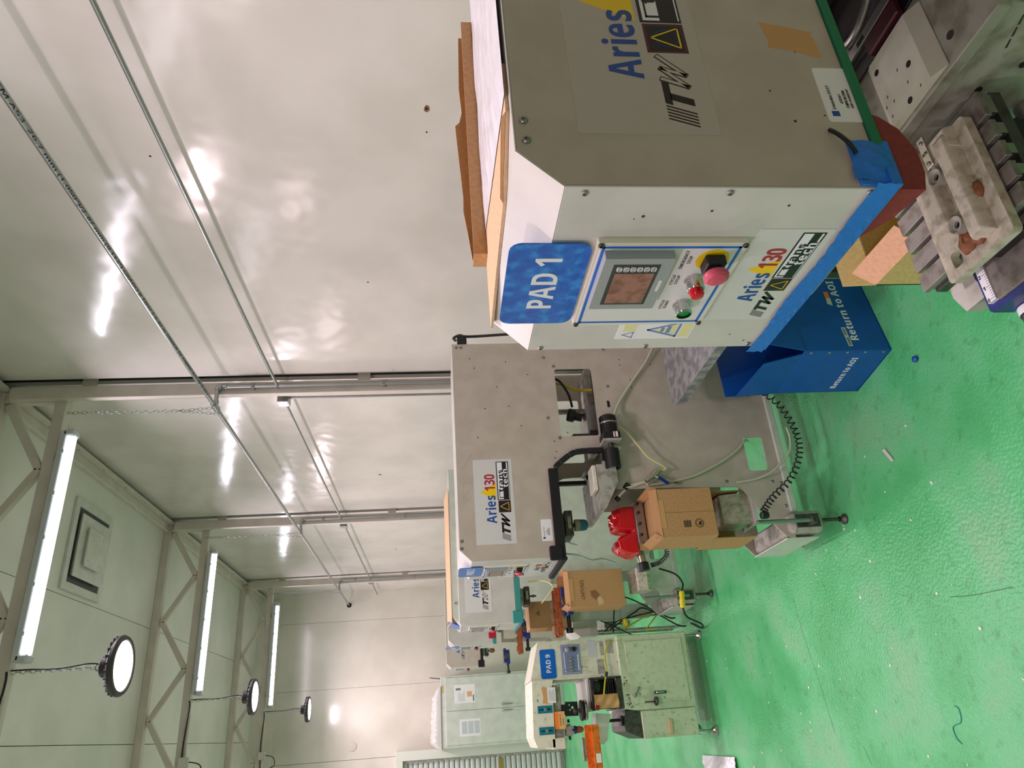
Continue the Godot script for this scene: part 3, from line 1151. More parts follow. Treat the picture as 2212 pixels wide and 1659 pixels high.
func control_face(t, o):
	var ff = front_frame(-0.003)
	beg()
	frect(ff, -0.283, -0.09, 1.405, 1.596, 0.0, 0.008, 0.002)
	var cp = fin("control_panel", "cream", t)
	beg()
	frect(ff, -0.279, -0.094, 1.409, 1.592, 0.008, 0.0006)
	fin("control_sheet", "panel_white", cp)
	beg()
	fstroke(ff, [[-0.274, 1.414], [-0.098, 1.414], [-0.098, 1.588], [-0.274, 1.588]], 0.004, 0.0086, 0.0003, true)
	fin("blue_border", "panel_blue", cp)
	for p in [[-0.279, 1.592], [-0.094, 1.592], [-0.279, 1.409], [-0.094, 1.409]]:
		beg()
		screw(ff.o + ff.r * p[0] + ff.u * p[1] + ff.n * 0.0085, ff.n, 0.0042)
		fin("corner_screw", "steel_dark", cp)
	# display unit
	beg()
	frect(ff, -0.218, -0.104, 1.497, 1.586, 0.0085, 0.013, 0.0015)
	var hm = fin("display_unit", "hmi_grey", t)
	beg()
	frect(ff, -0.206, -0.116, 1.513, 1.573, 0.0215, 0.0006)
	fin("display_bezel", "hmi_dark", hm)
	beg()
	frect(ff, -0.202, -0.134, 1.517, 1.568, 0.0221, 0.0004)
	fin("display_screen", "hmi_screen", hm)
	for i in 6:
		beg()
		frect(ff, -0.129, -0.120, 1.561 - i * 0.0088, 1.568 - i * 0.0088, 0.0221, 0.0012, 0.0025)
		var key = fin("function_key", "panel_white", hm)
		text(ff, "F%d" % (i + 1), -0.1275, -0.1215, 1.5625 - i * 0.0088, 1.5665 - i * 0.0088, "hmi_dark", key, 0.0234, 0, false)
	beg()
	frect(ff, -0.175, -0.15, 1.502, 1.506, 0.0215, 0.0005, 0.001)
	fin("display_badge", "panel_white", hm)
	# emergency stop
	var es = ff.o + ff.r * -0.124 + ff.u * 1.442
	beg()
	cyl(es + ff.n * 0.0086, ff.n, 0.0215, 0.0006, 0, 24)
	fin("stop_ring", "estop_yellow", t)
	beg()
	obox(es + ff.n * 0.0165, ff.n * 0.0075, Vector3(0, 0.013, 0), Vector3(0, 0, 0.013), 0.002)
	cyl(es + ff.n * 0.024, ff.n, 0.0095, 0.008, 0.001, 16)
	fin("stop_base", "black", t)
	beg()
	lathe([[0.009, 0.0], [0.0155, 0.001], [0.0165, 0.004], [0.0155, 0.0075], [0.012, 0.0105], [0.006, 0.012], [0.0, 0.0123]], es + ff.n * 0.030, ff.n, 24)
	fin("stop_button", "estop_red", t)
	text(ff, "EMERGENCY", -0.143, -0.105, 1.4765, 1.481, "print_black", cp, 0.0088, 0, false)
	text(ff, "STOP", -0.132, -0.116, 1.469, 1.4735, "print_black", cp, 0.0088, 0, false)
	for q in [[0.168, 1.452, "button_red", "CYCLE", "STOP"], [0.228, 1.450, "button_green", "CYCLE", "START"]]:
		var c = ff.o + ff.r * -q[0] + ff.u * q[1]
		beg()
		lathe([[0.0135, 0.0], [0.0135, 0.003], [0.0118, 0.004], [0.0118, 0.016], [0.0108, 0.018], [0.0095, 0.018]], c + ff.n * 0.0086, ff.n, 24)
		fin("button_bezel", "chrome", t)
		beg()
		if q[2] == "button_red":
			lathe([[0.0095, 0.016], [0.0095, 0.024], [0.008, 0.027], [0.0, 0.028]], c + ff.n * 0.0086, ff.n, 20)
		else:
			lathe([[0.0095, 0.015], [0.0, 0.0165]], c + ff.n * 0.0086, ff.n, 20)
		fin("push_button", q[2], t)
		text(ff, q[3], -q[0] - 0.011, -q[0] + 0.011, q[1] + 0.027, q[1] + 0.031, "print_black", cp, 0.0088, 0, false)
		text(ff, q[4], -q[0] - 0.01, -q[0] + 0.01, q[1] + 0.0205, q[1] + 0.0245, "print_black", cp, 0.0088, 0, false)
	# warning sheet
	beg()
	frect(ff, -0.339, -0.285, 1.405, 1.521, 0.0, 0.0005)
	var wn = fin("warning_sheet", "paper", t)
	beg()
	fstroke(ff, [[-0.332, 1.428], [-0.292, 1.428], [-0.312, 1.475]], 0.004, 0.0005, 0.0003, true)
	frect(ff, -0.322, -0.302, 1.44, 1.446, 0.0005, 0.0003)
	frect(ff, -0.318, -0.306, 1.45, 1.455, 0.0005, 0.0003)
	fstroke(ff, [[-0.334, 1.496], [-0.318, 1.496], [-0.326, 1.512]], 0.0016, 0.0005, 0.0003, true)
	fin("warning_triangle", "warn_blue", wn)
	beg()
	frect(ff, -0.316, -0.29, 1.494, 1.514, 0.0005, 0.0003)
	fin("warning_field", "warn_yellow", wn)
	beg()
	frect(ff, -0.334, -0.291, 1.408, 1.424, 0.0005, 0.0003)
	fin("warning_field", "warn_yellow", wn)
	beg()
	fpoly(ff, [[-0.327, 1.431], [-0.297, 1.431], [-0.312, 1.467]], 0.0002, 0.00035)
	fin("warning_field", "warn_yellow", wn)

# ------------------------------------------------------------------ first printer, close to the camera
func build_first_printer():
	ox = 0.535
	od = 0.6
	var t = thing("pad_printer", "beige pad printer with blue PAD 1 plate and blue tape along its front edge", "printing machine", 0.0, 0.0, 0.0, "pad printers along the wall")
	printer_body(t, {"low_front": 0.44})
	control_face(t, {})
	var ff = front_frame(-0.003)
	var sf = side_frame(0.0)
	name_plate(ff, -0.281, -0.096, 1.600, 1.703, "PAD 1", t, 0.003, -0.24, -0.125, 1.634, 1.668, "label_worn_glint")
	maker_logo(sf, 0.075, 0.453, 1.456, 1.627, t, true, "sticker_plate")
	maker_logo(ff, -0.285, -0.073, 1.298, 1.396, t, false, "sticker_plate_light")
	asset_sticker(sf, 0.1, 0.192, 1.268, 1.316, t)
	# strip of tan tape on the side
	beg()
	fpoly(sf, [[0.275, 1.366], [0.258, 1.297], [0.252, 1.302], [0.246, 1.298], [0.211, 1.296], [0.214, 1.312], [0.222, 1.33], [0.228, 1.364], [0.24, 1.361]], 0.0, 0.0004)
	fin("tan_tape", "tape_tan", t)
	for p in [[0.093, 1.689], [0.063, 1.688]]:
		beg()
		screw(P(p[0], p[1], 0.0), Vector3(0, 0, 1), 0.0055)
		fin("screw", "steel", t)
	for p in [[0.01, 1.627], [0.008, 1.46], [0.006, 1.293], [0.362, 1.632], [0.362, 1.466], [0.36, 1.299]]:
		beg()
		screw(P(-0.003, p[1], p[0]), Vector3(-1, 0, 0), 0.0045)
		fin("screw", "steel", t)
	# green edge strip under the side
	beg()
	box(0.062, 0.9, 1.262, 1.274, -0.006, 0.012, 0.002)
	fin("edge_strip", "edge_green", t)
	# blue tape: wad at the corner, band along the front
	beg()
	var wad = func(u, v):
		var bump = 0.008 * sin(u * PI) * sin(v * PI) + 0.0015 * sin(u * 17.0 + v * 9.0)
		return P(0.008 + 0.06 * u - 0.006 * v, 1.314 - 0.056 * v - 0.012 * u * (1.0 - v), -0.004 - bump)
	grid(10, 10, wad)
	box(0.0, 0.066, 1.256, 1.306, -0.004, 0.0)
	fin("tape_wad", "tape_blue", t)
	beg()
	var band = func(u, v):
		var bump = 0.002 + 0.0016 * absf(sin(u * 41.0 + v * 5.0)) + 0.001 * sin(u * 97.0 + v * 11.0)
		return P(-0.003 - bump, 1.293 - 0.027 * v + 0.002 * sin(u * 13.0), -0.012 + 0.395 * u)
	grid(60, 4, band)
	box(-0.005, 0.02, 1.262, 1.274, -0.01, 0.38)
	fin("tape_band", "tape_blue", t)
	beg()
	tube(curve([P(0.045, 1.302, -0.006), P(0.055, 1.312, -0.012), P(0.072, 1.318, -0.008), P(0.085, 1.322, -0.002)]), 0.0025, 6)
	fin("cable_stub", "rubber", t)
	# scuffs on side and front
	beg()
	for q in [[0.19, 1.5, 0.002], [0.13, 1.55, 0.0018], [0.1, 1.36, 0.0022], [0.11, 1.32, 0.0015], [0.33, 1.52, 0.0014], [0.15, 1.38, 0.0015], [0.22, 1.33, 0.0012], [0.06, 1.28, 0.002], [0.1, 1.6, 0.0012]]:
		fpoly(sf, ring2(q[0], q[1], q[2], 5), 0.0, 0.0003)
	for q in [[-0.05, 1.55, 0.0025], [-0.04, 1.47, 0.002], [-0.03, 1.38, 0.002], [-0.33, 1.34, 0.0015], [-0.35, 1.31, 0.0018], [-0.055, 1.56, 0.001]]:
		fpoly(ff, ring2(q[0], q[1], q[2], 5), 0.0, 0.0003)
	fin("scuff", "hmi_dark", t, "stuff")
	# layered card and red sheet hanging below the head
	beg()
	for i in 4:
		box(0.004 + 0.002 * i, 0.03, 1.258 - 0.004 * i, 1.2605 - 0.004 * i, 0.008, 0.30 - 0.02 * i)
	fin("card_layer", "card_manila", t)
	var rc = thing("red_card", "dark red card bent round the lower front corner of the nearest printer", "card", 0.0, 1.2, 0.02)
	beg()
	ext_d([[0.0085, 1.262], [0.135, 1.262], [0.125, 1.238], [0.105, 1.218], [0.07, 1.205], [0.035, 1.206], [0.0085, 1.214]], 0.014, 0.0155)
	ext_x([[0.0156, 1.262], [0.0156, 1.214], [0.035, 1.217], [0.07, 1.226], [0.1, 1.245], [0.125, 1.262]], 0.0085, 0.010)
	fin("sheet", "card_red", rc)
	org = t.position
	first_printer_workplace(t)
	first_printer_top()

func first_printer_workplace(t):
	# dark mechanism under the head
	beg()
	box(0.66, 1.0, 1.03, 1.14, 0.02, 0.35, 0.004)
	fin("ram_housing", "black", t)
	beg()
	box(0.52, 0.98, 0.985, 0.99, 0.02, 0.34, 0.001)
	fin("black_sheet", "black", t)  # thin black sheet over the table plate behind the white block
	beg()
	box(0.555, 0.575, 0.999, 1.002, 0.03, 0.35, 0.0006)
	fin("slotted_strip", "steel", t)
	for dd in [0.09, 0.15, 0.235, 0.285]:
		beg()
		box(0.56, 0.57, 1.002, 1.0024, dd, dd + (0.022 if dd > 0.2 else 0.01))
		fin("strip_slot", "dark_gap", t)
	beg()
	tube(curve([P(0.62, 1.0, 0.30), P(0.595, 1.003, 0.28), P(0.585, 1.006, 0.24), P(0.595, 1.008, 0.20), P(0.62, 1.01, 0.15), P(0.64, 1.01, 0.05)]), 0.008, 10)
	fin("corrugated_hose", "steel", t)
	beg()
	box(0.515, 0.55, 0.99, 1.005, 0.15, 0.24, 0.003)
	fin("red_bracket", "print_maroon", t)
	# ink table
	ox = 0.0
	od = 0.0
	var y = 0.984
	var st = part(t, "ink_table")
	beg()
	box(0.885, 1.45, y - 0.024, y, 0.615, 0.96, 0.002)
	fin("top_plate", "plate_grey", st)
	beg()
	box(0.893, 0.90, 0.55, y - 0.024, 0.615, 0.96, 0.001)
	fin("front_apron", "plate_grey", st)
	beg()
	box(0.95, 1.4, 0.23, y - 0.024, 0.63, 0.66)
	box(0.95, 1.4, 0.23, y - 0.024, 0.90, 0.93)
	fin("pedestal", "cast_grey", st)
	for p in [[0.93, 0.70], [0.91, 0.80]]:
		beg()
		cyl(P(p[0], y, p[1]), Vector3.UP, 0.007 if p[1] < 0.75 else 0.003, 0.0015, 0, 14)
		fin("countersunk_screw", "steel_dark", st)
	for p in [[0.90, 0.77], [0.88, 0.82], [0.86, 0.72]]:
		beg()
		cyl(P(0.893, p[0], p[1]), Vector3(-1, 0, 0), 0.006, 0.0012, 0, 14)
		fin("hole_shade_disc", "dark_gap", st)  # flat dark discs paint the shade inside the apron holes
	beg()
	for p in [[0.915, 0.67], [0.91, 0.69], [0.92, 0.65]]:
		fpoly({"o": P(0.893, 0, 0), "r": Vector3(0, 0, 1), "u": Vector3(0, 1, 0), "n": Vector3(-1, 0, 0)}, [[-p[1], p[0]], [-p[1] + 0.014, p[0] + 0.004], [-p[1] + 0.016, p[0] + 0.007], [-p[1] - 0.002, p[0] + 0.003]], 0.0, 0.0003)
	fin("paint_chip", "black", st)
	var wb = thing("white_block", "white plastic block with two drilled holes on the grey ink table", "block", 0.965, y, 0.79)
	beg()
	ext_x([[0.722, y + 0.001], [0.725, y + 0.003], [0.748, y + 0.015], [0.852, y + 0.015], [0.862, y + 0.011], [0.862, y + 0.001]], 0.892, 1.04)
	fin("body", "block_white", wb)
	for p in [[1.012, 0.842], [0.955, 0.775], [0.899, 0.80]]:
		beg()
		cyl(P(p[0], y + 0.0145, p[1]), Vector3.UP, 0.006, 0.0008, 0, 14)
		fin("hole_shade_disc", "dark_gap", wb)  # dark disc on the top face stands for shade in a bored hole
	beg()
	for p in [[0.91, 0.845], [0.93, 0.83], [0.95, 0.84], [0.90, 0.77], [0.93, 0.79], [0.97, 0.80], [0.935, 0.85]]:
		obox(P(p[0], y + 0.0152, p[1]), Vector3(0.0025, 0, 0.001), Vector3(0, 0.0002, 0), Vector3(-0.0004, 0, 0.0008))
	fin("nick", "hmi_dark", wb, "stuff")
	# T-slot slide
	var sl = thing("slide_table", "grey steel T-slot slide with four slots below the white jig", "slide", 0.77, 0.86, 0.88)
	var ty = 0.925
	var xs = [[0.655, 0.687], [0.696, 0.728], [0.737, 0.769], [0.778, 0.812], [0.821, 0.872]]
	for q in xs:
		beg()
		box(q[0], q[1], ty - 0.012, ty, 0.755, 1.008, 0.0012)
		fin("rail", "slide_steel", sl)
		beg()
		box(q[0] + 0.006, q[1] - 0.006, ty - 0.024, ty - 0.012, 0.756, 1.007)
		fin("rail_stem", "steel", sl)
	beg()
	box(0.655, 0.872, ty - 0.045, ty - 0.024, 0.756, 1.007, 0.001)
	fin("base", "steel_dark", sl)
	beg()
	box(0.76, 0.84, 0.80, 0.88, 0.78, 0.99)
	fin("undercarriage", "black", sl)
	# white jig on the slide
	var jy = 0.927
	var jg = thing("jig", "dirty white moulded jig with two sockets and clay lumps on the steel slide", "jig", 0.73, jy, 0.85)
	beg()
	var hole_ = rrect(0.632, 0.66, 0.882, 0.905, 0.006)
	ext_y(holed(rrect(0.615, 0.845, 0.778, 0.925, 0.008), [hole_]), jy, jy + 0.016)
	fin("plate", "jig_white", jg)
	beg()
	smooth_block(0.635, 0.835, jy + 0.016, jy + 0.038, 0.802, 0.838, 0.008)
	smooth_block(0.69, 0.85, jy + 0.016, jy + 0.036, 0.858, 0.90, 0.008)
	smooth_block(0.80, 0.845, jy + 0.016, jy + 0.034, 0.80, 0.86, 0.006)
	fin("raised_rib", "jig_white", jg)
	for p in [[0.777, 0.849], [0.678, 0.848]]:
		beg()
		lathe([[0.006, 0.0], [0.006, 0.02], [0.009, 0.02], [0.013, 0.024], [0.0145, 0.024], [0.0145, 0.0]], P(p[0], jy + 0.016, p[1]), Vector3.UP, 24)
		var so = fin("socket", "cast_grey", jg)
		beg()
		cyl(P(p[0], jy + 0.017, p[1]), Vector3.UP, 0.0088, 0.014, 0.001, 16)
		fin("socket_shade", "dark_gap", jg)  # dark plug paints the shade down inside the socket
	for q in [[0.712, 0.812, 0.018, 0.02], [0.715, 0.885, 0.02, 0.016], [0.655, 0.858, 0.02, 0.018], [0.645, 0.835, 0.012, 0.014]]:
		beg()
		blob(P(q[0], jy + 0.018, q[1]), Vector3(q[2], 0.010, q[3]), int(q[0] * 1000))
		fin("clay_lump", "clay", jg)
	beg()
	box(0.80, 0.862, jy + 0.0345, jy + 0.0375, 0.842, 0.858, 0.001)
	var tagp = fin("stamped_tag", "nickel", jg)
	text({"o": P(0, jy + 0.0375, 0), "r": Vector3(0, 0, 1), "u": Vector3(1, 0, 0), "n": Vector3.UP}, "075", -0.856, -0.844, 0.826, 0.832, "print_black", tagp, 0.0002)
	for x in [0.808, 0.852]:
		beg()
		screw(P(x, jy + 0.0375, 0.85), Vector3.UP, 0.004)
		fin("tag_screw", "steel", jg)
	# graduated cross slide and its knob
	var vs = thing("cross_slide", "blue cross slide with white millimetre scale below the steel slide", "slide", 0.60, 0.78, 0.95)
	beg()
	box(0.588, 0.72, 0.80, 0.85, 0.78, 0.975, 0.006)
	fin("body", "stage_blue", vs)
	beg()
	box(0.594, 0.72, 0.85, 0.857, 0.78, 0.938, 0.002)
	fin("carriage", "slide_steel", vs)
	beg()
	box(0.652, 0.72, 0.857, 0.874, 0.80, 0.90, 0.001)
	fin("cavity_shade_block", "black", vs)  # black block stands for the shade in the cavity between jig and carriage
	beg()
	box(0.598, 0.705, 0.85, 0.8585, 0.939, 0.957)
	var rl = fin("scale", "ruler", vs)
	beg()
	for i in 22:
		var h = 0.009 if i % 5 == 0 else 0.005
		box(0.602 + 0.0046 * i, 0.6028 + 0.0046 * i, 0.8585, 0.8588, 0.9395, 0.9395 + h)
	fin("scale_mark", "print_black", rl, "stuff")
	for i in 5:
		text({"o": P(0, 0.8585, 0), "r": Vector3(0, 0, 1), "u": Vector3(1, 0, 0), "n": Vector3.UP}, str(i), -0.956, -0.951, 0.599 + 0.023 * i, 0.606 + 0.023 * i, "print_black", rl, 0.0002)
	beg()
	ext_d([[0.632, 0.80], [0.70, 0.80], [0.70, 0.846], [0.66, 0.846], [0.632, 0.83]], 0.976, 1.036)
	fin("end_stop", "cast_grey", vs)
	beg()
	lathe([[0, 0.0], [0.023, 0.0], [0.024, -0.003], [0.024, -0.016], [0.022, -0.016], [0.022, -0.05], [0.018, -0.056], [0, -0.056]], P(0.588, 0.79, 0.945), Vector3(1, 0, 0), 28)
	fin("adjusting_knob", "steel_dark", vs)
	beg()
	lathe([[0.0242, -0.015], [0.0246, -0.014], [0.0246, -0.002], [0.0242, -0.001]], P(0.588, 0.79, 0.945), Vector3(1, 0, 0), 28)
	fin("knob_scale", "ruler", vs)
	beg()
	cyl(P(0.69, 0.885, 0.80), Vector3(0, 0, -1), 0.009, 0.11, 0, 12)
	fin("lead_screw", "steel", vs)
	# hanging carton of manila card past the slide
	var mb = thing("manila_carton", "open manila carton with pink inner flap hung beyond the steel slide", "box", 0.88, 0.60, 1.12)
	beg()
	box(0.80, 1.02, 0.60, 0.605, 1.04, 1.20)
	sheet(P(0.80, 0.60, 1.20), P(1.02, 0.60, 1.20), P(1.02, 0.86, 1.20), P(0.80, 0.86, 1.20), 0.003)
	sheet(P(0.80, 0.60, 1.04), P(1.02, 0.60, 1.04), P(1.02, 0.88, 1.04), P(0.80, 0.88, 1.04), 0.003)
	sheet(P(0.80, 0.60, 1.04), P(0.80, 0.60, 1.20), P(0.80, 0.86, 1.20), P(0.80, 0.86, 1.04), 0.003)
	sheet(P(1.02, 0.60, 1.04), P(1.02, 0.60, 1.20), P(1.02, 0.86, 1.20), P(1.02, 0.86, 1.04), 0.003)
	fin("body", "card_manila", mb)
	beg()
	sheet(P(0.80, 0.86, 1.04), P(0.80, 0.86, 1.20), P(0.83, 0.905, 1.20), P(0.83, 0.905, 1.04), 0.003)
	fin("flap", "card_pink", mb)
	beg()
	sheet(P(0.80, 0.86, 1.20), P(1.02, 0.86, 1.20), P(1.02, 0.91, 1.235), P(0.82, 0.91, 1.235), 0.003)
	fin("flap", "card_manila", mb)
	# dark upright behind it
	var po = thing("black_post", "thin black upright between the manila carton and the blue box", "post", 1.13, 0.0, 1.62)
	beg()
	box(1.112, 1.14, 0.0, 0.80, 1.60, 1.63, 0.002)
	fin("post", "black", po)
	beg()
	box(1.06, 1.19, 0.0, 0.012, 1.55, 1.68, 0.002)
	fin("foot_plate", "black", po)
	# fittings at the bottom corner
	var vf = thing("air_fitting", "dark blue push-in air fitting by the apron of the grey table", "fitting", 0.88, 0.80, 0.82)
	beg()
	cyl(P(0.889, 0.80, 0.80), Vector3(-1, 0, 0), 0.014, 0.03, 0.002, 16)
	fin("body", "steel", vf)
	beg()
	cyl(P(0.865, 0.80, 0.80), Vector3(0.0, 0.5, -1), 0.011, 0.035, 0.002, 14)
	fin("collar", "stage_blue", vf)
	beg()
	tube(curve([P(0.865, 0.818, 0.836), P(0.868, 0.85, 0.86), P(0.87, 0.88, 0.84), P(0.885, 0.87, 0.80)]), 0.005, 8)
	fin("hose", "rubber", vf)

func smooth_block(x0, x1, y0, y1, d0, d1, r):
	# block with a rounded top
	var nx = 10
	var f = func(u, v):
		var ex = minf(u, 1.0 - u) * (x1 - x0)
		var ed = minf(v, 1.0 - v) * (d1 - d0)
		var h = 1.0
		if ex < r:
			h *= sqrt(maxf(0.0, 1.0 - pow(1.0 - ex / r, 2)))
		if ed < r:
			h *= sqrt(maxf(0.0, 1.0 - pow(1.0 - ed / r, 2)))
		return P(lerpf(x0, x1, u), y0 + (y1 - y0) * h, lerpf(d0, d1, v))
	grid(40, 24, f)

func blob(c, rad, seed_):
	var n := FastNoiseLite.new()
	n.seed = seed_
	n.frequency = 0.9
	var f = func(u, v):
		var th = TAU * u
		var ph = PI * (v - 0.5)
		var d = Vector3(cos(ph) * cos(th), sin(ph), cos(ph) * sin(th))
		return c + d * rad * (1.0 + 0.45 * n.get_noise_3dv(d * 1.6))
	grid(16, 10, f)

func first_printer_top():
	ox = 0.535
	od = 0.6
	var y = 1.7025
	var cs = thing("cardboard_sheet", "flat tan cardboard strip along the front of the nearest printer's top", "cardboard", 0.1, y, 0.2)
	beg()
	ext_y([[0.036, 0.366], [0.05, 0.2], [0.058, 0.1], [0.072, 0.072], [0.12, 0.012], [0.2, 0.012], [0.23, 0.366]], y, y + 0.004)
	fin("sheet", "card_light", cs)
	beg()
	sheet(P(0.058, y + 0.004, 0.1), P(0.12, y + 0.004, 0.012), P(0.117, y + 0.009, 0.02), P(0.066, y + 0.007, 0.1), 0.0012)
	fin("lifted_edge", "card", cs)
	var pf = thing("plastic_film", "creased white plastic film over the top of the nearest printer", "film", 0.4, y, 0.2)
	beg()
	var n := FastNoiseLite.new()
	n.frequency = 0.05
	n.seed = 4
	var f = func(u, v):
		var x = lerpf(0.14 + 0.06 * v, 0.8, u)
		var d = lerpf(0.004, 0.335, v)
		var e = minf(minf(u, 1.0 - u) * 12.0, minf(v, 1.0 - v) * 8.0)
		var fold = absf(n.get_noise_2d(x * 60.0, d * 220.0))
		return P(x, y + 0.0052 + minf(e, 1.0) * (0.003 + 0.006 * fold) , d)
	grid(48, 40, f)
	fin("film", "film", pf)
	var tr = thing("cardboard_tray", "shallow brown carton with a torn flap on the far side of the nearest printer's top", "cardboard", 0.4, y, 0.345)
	beg()
	box(0.155, 0.7, y + 0.0, y + 0.026, 0.336, 0.34)
	fin("front_wall", "card", tr)
	beg()
	box(0.155, 0.7, y + 0.0, y + 0.004, 0.34, 0.371)
	fin("bottom", "card", tr)
	beg()
	box(0.155, 0.159, y, y + 0.026, 0.34, 0.371)
	fin("side_wall", "card", tr)
	beg()
	ext_d([[0.162, y + 0.004], [0.7, y + 0.004], [0.7, y + 0.03], [0.56, y + 0.034], [0.50, y + 0.031], [0.475, y + 0.036], [0.466, y + 0.044], [0.44, y + 0.043], [0.40, y + 0.041], [0.36, y + 0.039], [0.30, y + 0.036], [0.27, y + 0.037], [0.22, y + 0.031], [0.17, y + 0.026]], 0.372, 0.376)
	fin("torn_flap", "card", tr)
	ox = 0.0
	od = 0.0

# ------------------------------------------------------------------ second printer
func pad_ram(t, x, d, holder, pad):
	beg()
	box(x - 0.055, x + 0.045, 1.225, 1.28, d - 0.05, d + 0.05, 0.003)
	fin("ram_block", "cast_grey", t)
	beg()
	box(x - 0.062, x + 0.055, 1.185, 1.222, d - 0.062, d + 0.062, 0.004)
	box(x - 0.03, x + 0.03, 1.222, 1.226, d - 0.03, d + 0.03)
	fin("pad_plate", "steel_dark", t)
	beg()
	box(x - 0.03, x + 0.025, 1.195, 1.21, d - 0.066, d - 0.0625, 0.001)
	fin("plate_clamp", "cast_grey", t)
	if pad == "":
		beg()
		cyl(P(x, 1.185, d), Vector3.DOWN, 0.006, 0.05, 0.001, 10)
		cyl(P(x, 1.16, d), Vector3.DOWN, 0.011, 0.008, 0.001, 6)
		fin("stud", "steel_dark", t)
		return
	beg()
	cyl(P(x, 1.185, d), Vector3.DOWN, 0.006, 0.02, 0, 10)
	cyl(P(x, 1.178, d), Vector3.DOWN, 0.010, 0.007, 0, 6)
	fin("stud", "black", t)
	beg()
	lathe([[0, 0.0], [0.026, 0.0], [0.027, -0.003], [0.027, -0.022]], P(x, 1.168, d), Vector3.UP, 24)
	fin("pad_base", holder, t)
	beg()
	lathe([[0.0265, -0.022], [0.0255, -0.045], [0.022, -0.055], [0.012, -0.062], [0.0, -0.063]], P(x, 1.168, d), Vector3.UP, 24)
	fin("pad", pad, t)

func build_second_printer():
	ox = 0.655
	od = 3.0
	var t = thing("pad_printer", "beige pad printer with black foam edge and PAD 2 plate, behind the blue box", "printing machine", 0.0, 0.0, 0.0, "pad printers along the wall")
	printer_body(t, {})
	control_face(t, {})
	var ff = front_frame(-0.003)
	var sf = side_frame(0.0)
	name_plate(ff, -0.281, -0.096, 1.600, 1.703, "PAD 2", t, 0.003, -0.24, -0.125, 1.634, 1.668)
	maker_logo(sf, 0.065, 0.443, 1.458, 1.629, t, false, "sticker_plate_light")
	maker_logo(ff, -0.285, -0.073, 1.298, 1.396, t, false, "sticker_plate_light")
	asset_sticker(sf, 0.069, 0.163, 1.304, 1.351, t)
	for p in [[0.948, 1.269], [0.635, 1.275], [0.987, 0.973], [0.788, 0.976], [0.305, 0.948], [0.304, 0.726], [0.299, 0.492], [0.29, 0.278], [0.282, 0.238], [0.176, 0.242], [0.067, 0.243], [0.084, 1.691], [0.053, 1.693], [1.01, 1.682], [1.01, 1.66], [0.535, 1.23], [0.9, 1.225]]:
		beg()
		screw(P(p[0], p[1], 0.0), Vector3(0, 0, 1), 0.0075)
		fin("screw", "steel", t)
	beg()
	for p in [[0.95, 1.62], [0.9, 1.6], [0.93, 1.45], [0.86, 1.35], [0.55, 1.6], [0.7, 1.45], [0.69, 1.56], [0.8, 1.5], [0.6, 1.4], [0.44, 1.26], [0.47, 1.25], [0.52, 1.255], [0.56, 1.19], [0.62, 0.96], [0.9, 0.9], [0.93, 0.9], [0.82, 0.86], [0.78, 0.86], [0.9, 0.75]]:
		cyl(P(p[0], p[1], 0.0002), Vector3(0, 0, 1), 0.003, 0.0006, 0, 8)
	fin("hole_shade_disc", "dark_gap", t, "stuff")  # small dark discs, hole shade painted on the side plate
	# faint clear tape marks near the top
	beg()
	fstroke(sf, [[0.40, 1.676], [0.49, 1.62], [0.49, 1.675]], 0.0012, 0.0, 0.0003)
	fstroke(sf, [[0.27, 1.675], [0.34, 1.625], [0.34, 1.675], [0.27, 1.675]], 0.0012, 0.0, 0.0003)
	fin("old_tape_outline", "cast_grey", t)
	# black foam strip and corner pad
	beg()
	box(0.0, 0.388, 1.256, 1.298, -0.014, 0.0, 0.004)
	box(-0.018, 0.0, 1.252, 1.28, -0.014, 0.38, 0.004)
	fin("foam_strip", "black_foam", t)
	beg()
	box(-0.016, 0.044, 1.27, 1.325, -0.02, 0.0, 0.006)
	fin("corner_pad", "black_foam", t)
	# black guard handle following the throat
	beg()
	var hp = [P(0.388, 1.268, -0.018), P(0.41, 1.245, -0.018), P(0.443, 1.20, -0.018), P(0.458, 1.17, -0.018), P(0.462, 1.12, -0.018), P(0.462, 1.04, -0.018)]
	for i in hp.size() - 1:
		bar(hp[i], hp[i + 1], 0.024, 0.02, 0.003, Vector3(0, 0, 1))
	fin("guard_arm", "black", t)
	beg()
	box(0.425, 0.445, 1.03, 1.25, 0.35, 0.375, 0.003)
	fin("throat_guard", "black", t)
	pad_ram(t, 0.18, 0.19, "pad_tan", "pad_teal")
	beg()
	tube(curve([P(0.10, 1.24, 0.1), P(0.07, 1.22, 0.06), P(0.06, 1.19, 0.06)]), 0.003, 6)
	tube(curve([P(0.06, 1.255, 0.2), P(0.05, 1.16, 0.22), P(0.03, 1.1, 0.24), P(0.045, 1.03, 0.3), P(0.03, 0.96, 0.34)]), 0.0045, 8)
	fin("air_line", "hose_blue", t)
	# ink cup works seen through the window
	beg()
	box(0.56, 0.73, 1.02, 1.075, 0.08, 0.25, 0.003)
	fin("ink_sled", "steel", t)
	beg()
	lathe([[0, 0], [0.03, 0], [0.032, 0.004], [0.032, 0.03], [0.026, 0.036], [0, 0.036]], P(0.71, 1.115, 0.16), Vector3(0.25, 1, 0), 24)
	lathe([[0, 0], [0.02, 0], [0.02, 0.035]], P(0.70, 1.08, 0.16), Vector3(0.25, 1, 0), 16)
	fin("ink_cup", "black", t)
	beg()
	coil([P(0.565, 1.07, 0.07), P(0.565, 1.15, 0.07)], 9, 0.013, 0.003)
	fin("spring", "steel_dark", t)
	beg()
	cyl(P(0.565, 1.05, 0.07), Vector3.UP, 0.008, 0.11, 0.001, 12)
	box(0.545, 0.59, 1.04, 1.075, 0.05, 0.09, 0.002)
	fin("spring_post", "black", t)
	beg()
